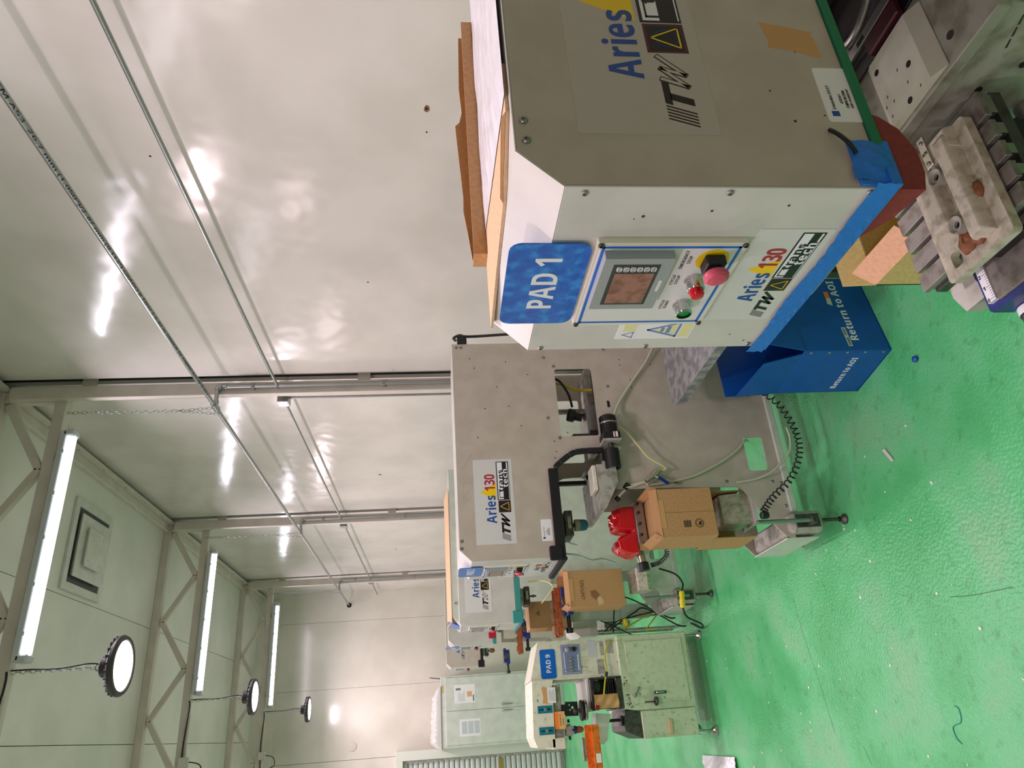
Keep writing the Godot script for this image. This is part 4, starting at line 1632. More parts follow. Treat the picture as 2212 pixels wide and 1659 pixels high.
	box(0.78, 0.80, 1.03, 1.23, 0.28, 0.3)
	box(0.545, 0.99, 1.0, 1.03, 0.2, 0.35)
	fin("inner_frame", "cast_grey", t)
	beg()
	tube(curve([P(0.86, 1.23, 0.1), P(0.85, 1.17, 0.1), P(0.83, 1.1, 0.12), P(0.84, 1.02, 0.14)]), 0.007, 8)
	fin("inner_cable", "hose_yellow", t)
	beg()
	tube(curve([P(0.87, 1.23, 0.06), P(0.85, 1.19, 0.06), P(0.79, 1.15, 0.08), P(0.74, 1.13, 0.12)]), 0.006, 8)
	fin("inner_cable", "rubber", t)
	# motor on the side plate
	var mo = part(t, "side_motor")
	beg()
	lathe([[0, 0.0], [0.03, 0.0], [0.038, 0.006], [0.04, 0.014], [0.04, 0.045], [0.0395, 0.046], [0.0395, 0.05], [0.04, 0.051], [0.04, 0.09], [0, 0.09]], P(0.612, 1.012, -0.055), Vector3(-1, 0, 0), 28)
	fin("motor_can", "black_gloss", mo)
	beg()
	lathe([[0.0405, 0.036], [0.0408, 0.037], [0.0408, 0.042], [0.0405, 0.043]], P(0.612, 1.012, -0.055), Vector3(-1, 0, 0), 28)
	fin("silver_band", "nickel", mo)
	beg()
	box(0.49, 0.525, 0.972, 1.052, -0.095, -0.015, 0.004)
	fin("gearbox", "black", mo)
	beg()
	box(0.48, 0.49, 0.970, 1.054, -0.097, -0.013, 0.002)
	fin("gearbox_flange", "cast_grey", mo)
	beg()
	box(0.495, 0.52, 0.985, 1.005, -0.0965, -0.095)
	fin("rating_plate", "paper", mo)
	beg()
	box(0.495, 0.52, 0.995, 1.0, -0.0972, -0.0965)
	fin("rating_stripe", "print_red", mo)
	beg()
	cyl(P(0.48, 1.012, -0.055), Vector3(-1, 0, 0), 0.012, 0.03, 0, 12)
	fin("shaft", "steel_dark", mo)
	var cp = part(t, "coupling_housing")
	beg()
	lathe([[0.014, 0.0], [0.034, 0.0], [0.036, 0.003], [0.036, 0.085], [0.034, 0.088], [0.026, 0.088], [0.026, 0.05], [0.014, 0.05], [0.014, 0.0]], P(0.45, 1.015, -0.055), Vector3(-1, 0, 0), 8)
	fin("shell", "black", cp)
	beg()
	box(0.40, 0.45, 1.03, 1.055, -0.03, -0.001, 0.003)
	fin("mount", "black", cp)
	# grey stage bar in the throat
	var sb = part(t, "stage_bar")
	beg()
	ext_d([[0.195, 1.085], [0.195, 1.062], [0.30, 1.002], [0.40, 1.002], [0.40, 1.058], [0.385, 1.058], [0.385, 1.09]], -0.05, 0.30)
	fin("bar", "cast_grey", sb)
	beg()
	box(0.27, 0.385, 1.09, 1.11, -0.045, 0.05, 0.004)
	fin("top_block", "block_white", sb)
	beg()
	box(0.33, 0.42, 1.03, 1.09, 0.17, 0.24, 0.01)
	fin("hanging_motor", "black_gloss", sb)
	beg()
	box(0.42, 0.43, 1.02, 1.10, 0.16, 0.25, 0.002)
	fin("motor_flange", "cast_grey", sb)
	# red nest on its slotted base
	var bs = part(t, "slotted_base")
	beg()
	box(0.065, 0.255, 0.862, 0.905, 0.10, 0.28, 0.003)
	fin("upper_block", "steel", bs)
	beg()
	ext_d([[0.055, 0.82], [0.265, 0.82], [0.265, 0.86], [0.24, 0.86], [0.24, 0.846], [0.2, 0.846], [0.2, 0.838], [0.12, 0.838], [0.12, 0.846], [0.08, 0.846], [0.08, 0.86], [0.055, 0.86]], 0.08, 0.30)
	fin("lower_rail", "steel", bs)
	for x in [0.1, 0.15, 0.2, 0.24]:
		beg()
		cyl(P(x, 0.89, 0.10), Vector3(0, 0, 1), 0.006, 0.014, 0.001, 8)
		fin("set_screw", "black", bs)
	beg()
	box(0.11, 0.3, 0.60, 0.82, 0.15, 0.25, 0.004)
	fin("column", "machine_mint", bs)
	beg()
	cyl(P(0.07, 0.885, 0.19), Vector3(-1, -0.1, 0), 0.02, 0.075, 0.002, 20)
	fin("micrometer_barrel", "nickel", bs)
	beg()
	lathe([[0, 0], [0.026, 0], [0.027, 0.003], [0.027, 0.032], [0.024, 0.036], [0, 0.036]], P(-0.005, 0.878, 0.19), Vector3(-1, -0.1, 0), 24)
	fin("micrometer_knob", "black", bs)
	var rn = thing("red_nest", "glossy red moulded nest on the second printer's base", "moulding", 0.13, 0.905, 0.19)
	beg()
	var nest = func(u, v):
		var x = lerpf(0.025, 0.238, u)
		var dd = lerpf(0.12, 0.26, v)
		var e = minf(minf(u, 1.0 - u) * 14.0, minf(v, 1.0 - v) * 9.0)
		var h = 0.09 * pow(minf(e, 1.0), 0.4)
		h *= 1.0 - 0.75 * exp(-pow((u - 0.48) / 0.05, 2))
		h *= 1.0 if u > 0.48 else (0.5 + 0.5 * sin(clampf(u / 0.45, 0, 1) * PI))
		h -= 0.03 * exp(-(pow((u - 0.25) / 0.07, 2) + pow((v - 0.35) / 0.15, 2)))
		h += 0.006 * sin(u * 23.0) * sin(v * 11.0) * minf(e, 1.0)
		return P(x, 0.906 + maxf(h, 0.0), dd)
	grid(60, 36, nest)
	fin("shell", "red_nest", rn)
	beg()
	box(0.03, 0.235, 0.905, 0.908, 0.125, 0.255)
	fin("rim", "sticker_tan", rn)
	# air gun elbow fitting
	var el = thing("air_nozzle", "small clear air nozzle with two black collars beside the red nest", "nozzle", 0.27, 0.95, -0.05)
	beg()
	tube(curve([P(0.245, 0.995, 0.02), P(0.26, 0.985, 0.01), P(0.285, 0.955, 0.0)]), 0.006, 8)
	fin("tube", "clear_plastic", el)
	beg()
	cyl(P(0.238, 1.005, 0.024), Vector3(0.6, -0.7, 0.2), 0.012, 0.022, 0.002, 14)
	cyl(P(0.283, 0.965, 0.0), Vector3(0.6, -0.6, 0.2), 0.012, 0.03, 0.002, 14)
	fin("collar", "black", el)
	beg()
	tube(curve([P(0.298, 0.94, -0.005), P(0.30, 0.92, -0.015), P(0.305, 0.88, -0.02), P(0.29, 0.86, -0.02)]), 0.003, 6)
	fin("thin_hose", "hose_clear", el)
	# ball valve and hoses
	var bv = thing("ball_valve", "brass ball valve with blue lever hanging on clear hose by the side plate", "valve", 0.33, 0.8, -0.03)
	beg()
	var va = P(0.355, 0.80, -0.035)
	var vb = P(0.305, 0.872, -0.03)
	var vd = (vb - va).normalized()
	lathe([[0.006, 0], [0.011, 0.0], [0.011, 0.018], [0.014, 0.02], [0.014, 0.05], [0.011, 0.052], [0.011, 0.075], [0.008, 0.088], [0.004, 0.088]], va, vd, 14)
	cyl((va + vb) / 2.0, Vector3(-0.5, -0.8, 0.2), 0.008, 0.026, 0.001, 12)
	fin("valve_body", "nickel", bv)
	beg()
	bar(P(0.318, 0.815, -0.042), P(0.285, 0.775, -0.045), 0.014, 0.012, 0.004)
	fin("lever", "handle_blue", bv)
	beg()
	tube(curve([P(0.56, 0.965, -0.05), P(0.53, 0.93, -0.05), P(0.47, 0.89, -0.05), P(0.41, 0.85, -0.05), P(0.37, 0.79, -0.045), P(0.355, 0.775, -0.04), P(0.352, 0.80, -0.035)]), 0.004, 8)
	fin("hose", "hose", bv)
	beg()
	tube(curve([P(0.303, 0.876, -0.03), P(0.298, 0.90, -0.02), P(0.29, 0.93, -0.012), P(0.287, 0.96, -0.01)]), 0.004, 8)
	fin("hose", "hose_clear", bv)
	var h1 = thing("clear_hose", "clear hose running from the stone slab up to the side motor", "hose", 0.75, 0.7, -0.02)
	beg()
	tube(curve([P(0.99, 0.725, -0.03), P(0.9, 0.78, -0.02), P(0.8, 0.86, -0.015), P(0.69, 0.94, -0.02), P(0.62, 0.975, -0.04)]), 0.0065, 8)
	fin("hose", "hose_clear", h1)
	var h2 = thing("clear_hose", "clear hose curving from the valve into the lower side slot", "hose", 0.4, 0.35, -0.01)
	beg()
	tube(curve([P(0.292, 0.86, -0.012), P(0.30, 0.78, -0.012), P(0.325, 0.65, -0.012), P(0.38, 0.52, -0.012), P(0.44, 0.42, -0.012), P(0.49, 0.365, -0.005), P(0.50, 0.335, 0.03)]), 0.0055, 8)
	fin("hose", "hose_clear", h2)
	var h3 = thing("clear_hose", "clear hose dangling below the side plate next to the coiled cord", "hose", 0.4, 0.15, -0.05)
	beg()
	tube(curve([P(0.29, 0.45, -0.012), P(0.30, 0.36, -0.02), P(0.33, 0.28, -0.04), P(0.40, 0.20, -0.06), P(0.47, 0.18, -0.07), P(0.52, 0.19, -0.08)]), 0.005, 8)
	fin("hose", "hose_clear", h3)
	var cc = thing("coiled_cord", "black coiled cord sagging below the second printer's side plate", "cord", 0.4, 0.2, -0.15)
	beg()
	coil(curve([P(0.72, 0.30, -0.10), P(0.60, 0.235, -0.15), P(0.47, 0.19, -0.15), P(0.36, 0.20, -0.15), P(0.25, 0.27, -0.15), P(0.17, 0.37, -0.15), P(0.115, 0.42, -0.14)], 10), 30, 0.013, 0.0032)
	fin("cord", "rubber", cc)
	beg()
	box(0.715, 0.745, 0.285, 0.32, -0.115, -0.001, 0.004)
	fin("plug", "black", cc)
	beg()
	box(0.085, 0.115, 0.40, 0.435, -0.155, -0.125, 0.006)
	fin("plug", "black", cc)
	var ro = thing("upright_rod", "thin steel rod standing on the second printer's front foot", "rod", 0.08, 0.2, -0.12)
	beg()
	cyl(P(0.08, 0.18, -0.105), Vector3.UP, 0.009, 0.26, 0.001, 12)
	fin("rod", "steel", ro)
	beg()
	box(0.065, 0.095, 0.175, 0.20, -0.12, -0.06, 0.003)
	fin("clamp", "steel_dark", ro)
	# foot pedal
	var pe = thing("foot_pedal", "worn grey cast pedal box lodged below the hanging carton of the second printer", "pedal", 0.17, 0.36, 0.1)
	beg()
	ext_x([[0.04, 0.39], [0.03, 0.45], [0.05, 0.52], [0.17, 0.53], [0.19, 0.42], [0.17, 0.385]], 0.12, 0.25)
	fin("body", "jig_white", pe)
	beg()
	ext_x([[0.02, 0.37], [0.02, 0.386], [0.04, 0.39], [0.18, 0.385], [0.19, 0.372]], 0.11, 0.235)
	fin("base", "machine_white", pe)
	# hanging carton
	var bx = thing("carton", "brown carton with round stamp hanging in front of the second printer", "box", 0.14, 0.61, 0.05)
	hanging_carton(bx, 0.035, 0.245, 0.615, 0.855, -0.10, 0.12, "card")
	var sf2 = side_frame(-0.10)
	beg()
	fstroke(sf2, ring2(0.09, 0.69, 0.018, 20), 0.0018, 0.0006, 0.0003, true)
	fstroke(sf2, ring2(0.09, 0.69, 0.014, 16), 0.0008, 0.0006, 0.0003, true)
	fpoly(sf2, [[0.081, 0.682], [0.099, 0.682], [0.094, 0.694], [0.09, 0.688], [0.086, 0.699]], 0.0006, 0.0003)
	fin("round_stamp", "print_black", bx)
	beg()
	for i in 5:
		frect(sf2, 0.08, 0.105 - 0.003 * (i % 2), 0.728 + i * 0.0065, 0.7315 + i * 0.0065, 0.0006, 0.0003)
	frect(sf2, 0.076, 0.079, 0.728, 0.758, 0.0006, 0.0003)
	fin("printed_block", "print_black", bx, "stuff")
	beg()
	frect(sf2, 0.1396, 0.1404, 0.615, 0.855, 0.0002, 0.0004)
	fin("flap_seam", "hmi_dark", bx)
	var b2 = thing("carton", "open brown carton under the stamped carton, its inside showing", "box", 0.14, 0.43, 0.05)
	beg()
	sheet(P(0.05, 0.40, 0.24), P(0.26, 0.40, 0.24), P(0.26, 0.60, 0.24), P(0.05, 0.60, 0.24), 0.003)
	fin("rear_wall", "card", b2)
	beg()
	sheet(P(0.05, 0.39, 0.02), P(0.05, 0.39, 0.24), P(0.05, 0.60, 0.24), P(0.05, 0.60, 0.02), 0.003)
	fin("side_wall", "card", b2)
	beg()
	sheet(P(0.26, 0.43, 0.02), P(0.26, 0.43, 0.24), P(0.26, 0.60, 0.24), P(0.26, 0.60, 0.02), 0.003)
	fin("side_wall", "card", b2)
	beg()
	sheet(P(0.05, 0.58, 0.005), P(0.26, 0.58, 0.005), P(0.26, 0.605, 0.02), P(0.05, 0.605, 0.02), 0.003)
	fin("flap", "card_pink", b2)
	# rear bracket and cable against the wall
	var rb = thing("cable_bracket", "black clip with grey cable at the top rear corner of the second printer", "bracket", 1.05, 1.65, 0.02)
	beg()
	box(1.031, 1.075, 1.63, 1.675, -0.01, 0.03, 0.003)
	fin("clip", "black", rb)
	beg()
	tube(curve([P(1.06, 1.68, 0.02), P(1.075, 1.69, 0.02), P(1.09, 1.66, 0.02), P(1.1, 1.6, 0.05), P(1.12, 1.3, 0.06), P(1.12, 0.8, 0.06)]), 0.007, 8)
	fin("cable", "hmi_dark", rb)
	ox = 0.0
	od = 0.0

func hanging_carton(t, x0, x1, y0, y1, d0, d1, m):
	beg()
	box(x0, x1, y0, y1, d0, d1, 0.002)
	fin("body", m, t)
	# folded rim of open flaps at the top
	beg()
	sheet(P(x0, y1, d0), P(x1, y1, d0), P(x1, y1 + 0.03, d0 + 0.02), P(x0, y1 + 0.03, d0 + 0.02), 0.003)
	fin("front_flap", m, t)
	beg()
	sheet(P(x0, y1, d1), P(x1, y1, d1), P(x1, y1 + 0.045, d1 - 0.005), P(x0, y1 + 0.045, d1 - 0.005), 0.003)
	fin("rear_flap", m, t)
	beg()
	sheet(P(x0, y1, d0), P(x0, y1, d1), P(x0 + 0.02, y1 + 0.035, d1), P(x0 + 0.02, y1 + 0.035, d0), 0.003)
	fin("side_flap", m, t)
	beg()
	sheet(P(x1, y1, d0), P(x1, y1, d1), P(x1 + 0.01, y1 + 0.035, d1), P(x1 + 0.01, y1 + 0.035, d0), 0.003)
	fin("side_flap", m, t)
	beg()
	box(x0 + 0.04, x1 - 0.05, y1 - 0.022, y1 + 0.002, d0 - 0.0012, d0)
	fin("tape_strip", "tape_tan", t)

# ------------------------------------------------------------------ printers further down the row
func xy_stage(tt, x, y, d, tray):
	var t = part(tt, "cross_stage")
	beg()
	box(x - 0.10, x + 0.06, y - 0.06, y - 0.02, d - 0.09, d + 0.09, 0.004)
	fin("stage_base", "stage_blue", t)
	beg()
	box(x - 0.08, x + 0.08, y - 0.02, y + 0.01, d - 0.07, d + 0.07, 0.003)
	fin("stage_top", "stage_blue", t)
	beg()
	lathe([[0, 0], [0.03, 0], [0.033, 0.004], [0.033, 0.02], [0.028, 0.026], [0, 0.026]], P(x - 0.01, y - 0.02, d - 0.07), Vector3(0, 0, 1), 20)
	fin("stage_knob", "steel_dark", t)
	beg()
	cyl(P(x - 0.1, y - 0.04, d), Vector3(-1, 0, 0), 0.013, 0.08, 0.001, 12)
	lathe([[0, 0], [0.024, 0], [0.024, 0.03], [0, 0.03]], P(x - 0.17, y - 0.04, d), Vector3(-1, 0, 0), 16)
	fin("stage_crank", "black", t)
	if tray:
		beg()
		ext_x([[d - 0.06, y + 0.012], [d + 0.06, y + 0.012], [d + 0.06, y + 0.05], [d + 0.045, y + 0.05], [d + 0.045, y + 0.027], [d - 0.045, y + 0.027], [d - 0.045, y + 0.05], [d - 0.06, y + 0.05]], x - 0.22, x + 0.08)
		fin("part_tray", "copper", t)
		beg()
		for i in 3:
			box(x - 0.20 + 0.08 * i, x - 0.15 + 0.08 * i, y + 0.03, y + 0.07, d - 0.04, d + 0.04, 0.006)
		fin("tray_part", "card_dark", t, "stuff")

func build_far_printers():
	# third
	ox = 0.645
	od = 4.75
	var t = thing("pad_printer", "white pad printer with teal edge strip and tan card on top", "printing machine", 0.0, 0.0, 0.0, "pad printers along the wall")
	printer_body(t, {"skin": "machine_mint"})
	control_face(t, {})
	var ff = front_frame(-0.003)
	beg()
	box(0.002, 0.62, 1.30, 1.662, -0.012, 0.0, 0.002)
	fin("side_cover", "machine_white", t)
	beg()
	screw(P(0.13, 1.68, 0.0), Vector3(0, 0, 1), 0.009)
	fin("screw", "chrome", t)
	var sf = side_frame(-0.012)
	maker_logo(sf, 0.065, 0.443, 1.45, 1.62, t, true, "panel_white")
	beg()
	sheet(P(-0.004, 1.64, 0.09), P(-0.004, 1.64, 0.28), P(0.03, 1.735, 0.28), P(0.03, 1.735, 0.09), 0.003)
	fin("name_plate", "label_blue", t)
	beg()
	box(-0.012, 0.4, 1.262, 1.30, -0.012, 0.0, 0.003)
	box(-0.016, 0.0, 1.262, 1.285, -0.012, 0.38, 0.003)
	fin("edge_strip", "edge_teal", t)
	beg()
	box(-0.014, 0.06, 1.255, 1.325, -0.022, 0.0, 0.012)
	fin("corner_pad", "edge_teal", t)
	pad_ram(t, 0.18, 0.19, "", "")
	xy_stage(t, 0.12, 0.985, 0.10, true)
	beg()
	tube(curve([P(0.25, 1.20, 0.05), P(0.24, 1.1, 0.0), P(0.2, 1.05, -0.02), P(0.15, 1.08, -0.02), P(0.1, 1.13, 0.0)]), 0.005, 6)
	fin("air_line", "hose", t)
	var cs = thing("cardboard_sheet", "tan cardboard sheet and dark cover on top of the white teal-edged printer", "cardboard", 0.4, 1.703, 0.2)
	beg()
	sheet(P(0.02, 1.705, 0.02), P(0.9, 1.705, 0.02), P(0.9, 1.73, 0.30), P(0.02, 1.73, 0.30), 0.004)
	fin("sheet", "card_light", cs)
	var ca = thing("carton", "brown carton lettered CARTONES hanging in front of the third printer", "box", 0.15, 0.61, -0.1)
	hanging_carton(ca, 0.04, 0.265, 0.615, 0.965, -0.15, 0.06, "card")
	text(side_frame(-0.15), "CARTONES", 0.085, 0.205, 0.872, 0.895, "hmi_dark", ca, 0.0006, 0.1, false)
	beg()
	var sfc = side_frame(-0.15)
	fpoly(sfc, [[0.075, 0.80], [0.10, 0.83], [0.135, 0.835], [0.14, 0.80], [0.11, 0.775]], 0.0, 0.0005)
	fin("brown_stain", "card_dark", ca)
	beg()
	fpoly(sfc, [[0.045, 0.79], [0.09, 0.795], [0.10, 0.77], [0.07, 0.755], [0.05, 0.76]], 0.0, 0.0006)
	fin("torn_paper", "card_light", ca)
	var pe = thing("foot_pedal", "worn grey cast pedal box below the carton lettered CARTONES", "pedal", 0.17, 0.33, -0.06)
	beg()
	ext_x([[-0.14, 0.42], [-0.17, 0.46], [-0.16, 0.52], [-0.03, 0.55], [-0.02, 0.45]], 0.12, 0.26)
	fin("body", "jig_white", pe)
	var co = thing("coiled_cord", "black coiled cord hanging at the foot of the white teal-edged printer", "cord", 0.3, 0.25, -0.1)
	beg()
	coil(curve([P(0.6, 0.5, -0.04), P(0.48, 0.32, -0.08), P(0.36, 0.28, -0.1), P(0.3, 0.34, -0.1), P(0.285, 0.40, -0.1)], 8), 26, 0.013, 0.003)
	fin("cord", "rubber", co)
	var ro = thing("upright_rod", "thin steel rod standing on the white teal-edged printer's front foot", "rod", 0.08, 0.2, -0.12)
	beg()
	cyl(P(0.08, 0.18, -0.105), Vector3.UP, 0.009, 0.30, 0.001, 12)
	fin("rod", "steel", ro)
	# small carton behind and the white panel box
	var cb = thing("carton", "small brown carton with arrow mark behind the copper tray", "box", 0.1, 0.86, 0.5)
	beg()
	box(0.0, 0.18, 0.87, 1.165, 0.42, 0.62, 0.002)
	fin("body", "card", cb)
	beg()
	fpoly(side_frame(0.42), [[0.08, 1.09], [0.12, 1.09], [0.10, 1.12]], 0.0, 0.0006)
	fin("arrow_mark", "card_dark", cb)
	beg()
	box(0.05, 0.15, 0.263, 0.87, 0.57, 0.615, 0.004)
	fin("stand", "machine_mint", cb)
	ox = 0.0
	od = 0.0
	var wp = thing("white_box", "plain white sheet-metal box between the row and the old green printer", "box", 0.70, 0.0, 5.5)
	beg()
	ext_d([[0.60, 0.64], [0.76, 0.64], [0.78, 0.82], [0.64, 0.82], [0.60, 0.77]], 5.42, 5.75)
	fin("shell", "machine_white", wp)
	for q in [[0.632, 5.5], [0.748, 5.5], [0.632, 5.68], [0.748, 5.68]]:
		beg()
		box(q[0], q[0] + 0.016, 0.0, 0.641, q[1], q[1] + 0.016, 0.001)
		fin("leg", "cast_grey", wp)
	beg()
	bar(P(0.72, 0.64, 5.43), P(0.58, 0.36, 5.44), 0.014, 0.006)
	fin("strap", "black", wp)
	# fourth
	ox = 0.77
	od = 7.0
	t = thing("pad_printer", "white pad printer with a red patch on its teal edge", "printing machine", 0.0, 0.0, 0.0, "pad printers along the wall")
	printer_body(t, {"skin": "machine_white"})
	control_face(t, {})
	ff = front_frame(-0.003)
	name_plate(ff, -0.281, -0.096, 1.600, 1.73, "PAD 4", t, 0.003, -0.24, -0.125, 1.634, 1.68)
	beg()
	box(-0.01, 0.4, 1.262, 1.295, -0.012, 0.0, 0.003)
	fin("edge_strip", "edge_teal", t)
	beg()
	box(0.04, 0.10, 1.262, 1.33, -0.02, -0.002, 0.004)
	fin("red_patch", "print_red", t)
	pad_ram(t, 0.18, 0.19, "pad_tan", "pad_red")
	xy_stage(t, 0.12, 1.0, 0.1, true)
	# fifth
	ox = 0.765
	od = 9.2
	t = thing("pad_printer", "grey pad printer at the end of the row before the end wall", "printing machine", 0.0, 0.0, 0.0, "pad printers along the wall")
	printer_body(t, {})
	control_face(t, {})
	maker_logo(side_frame(0.0), 0.065, 0.443, 1.458, 1.629, t, true, "sticker_plate")
	beg()
	box(-0.01, 0.4, 1.262, 1.295, -0.012, 0.0, 0.003)
	box(-0.02, 0.06, 1.25, 1.325, -0.024, -0.001, 0.01)
	fin("edge_strip", "black_foam", t)
	pad_ram(t, 0.18, 0.19, "pad_tan", "pad_red")
	xy_stage(t, 0.1, 1.0, 0.1, false)
	ox = 0.0
	od = 0.0

# ------------------------------------------------------------------ old green printer in the aisle
func build_old_printer():
	var d = 5.05
	var t = thing("old_pad_printer", "chipped pale green pad printer on a cabinet with blue PAD 9 plate", "printing machine", 0.25, 0.0, 5.3)
	beg()
	box(0.08, 0.553, 0.115, 0.60, d, d + 0.5, 0.006)
	fin("cabinet", "old_green", t)
	beg()
	box(0.122, 0.51, 0.155, 0.55, d - 0.008, d - 0.0005, 0.003)
	var door = fin("door", "old_green", t)
	beg()
	box(0.172, 0.19, 0.31, 0.395, d - 0.014, d - 0.008, 0.002)
	fin("latch_plate", "steel_dark", door)
	beg()
	box(0.177, 0.185, 0.325, 0.38, d - 0.022, d - 0.014, 0.003)
	fin("latch_lever", "chrome", door)
	beg()
	tube([P(0.170, 0.528, d - 0.03), P(0.205, 0.50, d - 0.03), P(0.217, 0.494, d - 0.03), P(0.217, 0.494, d - 0.001)], 0.006, 8)
	cyl(P(0.170, 0.528, d - 0.02), Vector3(0, 0, 1), 0.01, 0.03, 0.002, 12)
	fin("crank", "steel", t)
	beg()
	lathe([[0, 0], [0.026, 0], [0.028, 0.004], [0.028, 0.012], [0.024, 0.016], [0, 0.016]], P(0.128, 0.386, d - 0.03), Vector3(0.1, 1, 0.1), 20)
	cyl(P(0.128, 0.39, d - 0.03), Vector3.UP, 0.004, 0.08, 0, 8)
	fin("hand_wheel", "steel_dark", t)
	# lower extension with sloped steel top
	beg()
	box(-0.085, 0.078, 0.13, 0.50, d - 0.01, d + 0.42, 0.005)
	fin("side_cabinet", "old_green", t)
	beg()
	ext_d([[-0.083, 0.501], [0.08, 0.501], [0.095, 0.60], [0.0, 0.615], [-0.035, 0.612]], d + 0.0, d + 0.4)
	fin("sloped_cover", "steel_dark", t)
	beg()
	box(-0.07, 0.02, 0.305, 0.33, d - 0.025, d - 0.011, 0.003)
	fin("door_handle", "card_light", t)
	for p in [[-0.07, d + 0.03], [0.525, d + 0.03], [-0.06, d + 0.38], [0.525, d + 0.46]]:
		beg()
		cyl(P(p[0], 0.03, p[1]), Vector3.UP, 0.01, 0.1, 0, 10)
		lathe([[0, 0], [0.03, 0], [0.033, 0.006], [0.028, 0.02], [0.014, 0.034], [0.012, 0.045], [0, 0.045]], P(p[0], 0.0, p[1]), Vector3.UP, 18)
		fin("levelling_foot", "chrome", t)
	# ink splatter round the stage
	beg()
	for i in 46:
		var sx = 0.10 + absf(rng.randfn(0.0, 0.08))
		var sy = 0.585 - absf(rng.randfn(0.0, 0.03))
		var r = rng.randf_range(0.0015, 0.006)
		fpoly(side_frame(d), [[sx - r, sy], [sx - r * 0.3, sy + r * 0.6], [sx + r, sy + r * 0.2], [sx + r * 0.4, sy - r * 1.2]], 0.0, 0.0006)
	for i in 24:
		var sx = rng.randf_range(-0.07, 0.06)
		var sy = rng.randf_range(0.15, 0.48)
		var r = rng.randf_range(0.001, 0.0035)
		fpoly(side_frame(d - 0.01), [[sx - r, sy], [sx, sy + r], [sx + r, sy - r]], 0.0, 0.0006)
	fin("ink_splatter", "print_black", t, "stuff")
	# column with controls
	beg()
	ext_d([[0.30, 0.60], [0.545, 0.60], [0.545, 1.02], [0.542, 1.135], [0.305, 1.2], [0.30, 1.02]], d + 0.02, d + 0.42)
	fin("column", "old_cream", t)
	var sf = side_frame(d + 0.02)
	beg()
	frect(sf, 0.312, 0.494, 1.024, 1.128, 0.0, 0.002, 0.014)
	var np = fin("name_plate", "label_blue", t)
	text(sf, "PAD 9", 0.348, 0.462, 1.058, 1.09, "print_white", np, 0.0022)
	beg()
	frect(sf, 0.33, 0.515, 0.855, 0.983, 0.0, 0.003, 0.003)
	var cp = fin("control_panel", "old_panel", t)
	beg()
	fstroke(sf, [[0.338, 0.862], [0.507, 0.862], [0.507, 0.976], [0.338, 0.976]], 0.0016, 0.003, 0.0004, true)
	frect(sf, 0.36, 0.47, 0.962, 0.966, 0.003, 0.0004)
	frect(sf, 0.35, 0.45, 0.868, 0.875, 0.003, 0.0004)
	fpoly(sf, [[0.343, 0.958], [0.355, 0.958], [0.349, 0.97]], 0.003, 0.0004)
	fin("panel_print", "print_white", cp)
	text(sf, "TOSH PRINT", 0.365, 0.45, 0.958, 0.968, "print_white", cp, 0.0036, 0, false)
	for p in [[0.485, 0.94, 0.016, "cast_grey"], [0.485, 0.895, 0.015, "black"]]:
		beg()
		lathe([[0, 0.02], [p[2] * 0.6, 0.02], [p[2] * 0.8, 0.014], [p[2], 0.012], [p[2], 0.0]], P(p[0], p[1], d + 0.017), Vector3(0, 0, 1), 20)
		fin("dial", p[3], cp)
	for x in [0.432, 0.411, 0.393, 0.373, 0.351]:
		beg()
		lathe([[0, 0.03], [0.004, 0.029], [0.0065, 0.024], [0.0065, 0.018], [0.003, 0.014], [0.003, 0.005], [0.008, 0.004], [0.008, 0.0]], P(x, 0.924, d + 0.017), Vector3(0, -0.15, 1), 12)
		fin("toggle_switch", "nickel", cp)
	for q in [[0.425, 0.535, 0.74, 0.80, "paper_grey"], [0.435, 0.525, 0.69, 0.715, "cast_grey"], [0.445, 0.53, 0.625, 0.67, "cast_grey"], [0.32, 0.41, 0.685, 0.745, "cast_grey"]]:
		beg()
		frect(sf, q[0], q[1], q[2], q[3], 0.0, 0.001)
		fin("data_plate", q[4], t)
	# head with overhanging arm
	beg()
	ext_d([[0.302, 1.198], [-0.03, 1.214], [-0.088, 1.192], [-0.092, 1.185], [-0.092, 1.08], [0.06, 1.075], [0.165, 1.072], [0.25, 1.075], [0.30, 1.06]], d - 0.03, d + 0.40)
	fin("head", "old_cream", t)
	beg()
	box(-0.105, -0.04, 1.012, 1.10, d - 0.03, d + 0.35, 0.006)
	fin("head_end", "old_cream", t)
	beg()
	box(-0.04, 0.27, 1.015, 1.075, d + 0.0, d + 0.35, 0.004)
	fin("slide_way", "cast_grey", t)
	var hf = side_frame(d - 0.03)
	for x in [0.128, 0.004]:
		beg()
		frect(hf, x - 0.022, x + 0.022, 1.08, 1.175, 0.0, 0.003)
		var tp = fin("adjuster_plate", "teal_plate", t)
		beg()
		frect(hf, x - 0.004, x + 0.004, 1.09, 1.165, 0.003, 0.001, 0.003)
		fin("adjuster_slot", "black", tp)
		beg()
		screw(P(x, 1.125, d - 0.033), Vector3(0, 0, 1), 0.012)
		fin("adjuster_nut", "chrome", tp)
	beg()
	frect(hf, 0.165, 0.21, 1.105, 1.06, 0.0, 0.0006)
	sheet(P(0.162, 1.052, d - 0.032), P(0.255, 1.05, d - 0.032), P(0.258, 1.104, d - 0.033), P(0.165, 1.105, d - 0.033), 0.0006)
	var nt = fin("paper_note", "paper", t)
	beg()
	fpoly(hf, [[0.16, 1.10], [0.255, 1.098], [0.26, 1.14], [0.20, 1.132], [0.165, 1.14]], 0.001, 0.0006)
	fin("tan_tape", "tape_tan", t)
	beg()
	for i in 5:
		frect(hf, 0.175, 0.245 - 0.008 * (i % 3), 1.062 + i * 0.008, 1.0632 + i * 0.008, 0.004, 0.0003)
	fin("handwriting", "print_grey", nt, "stuff")
	beg()
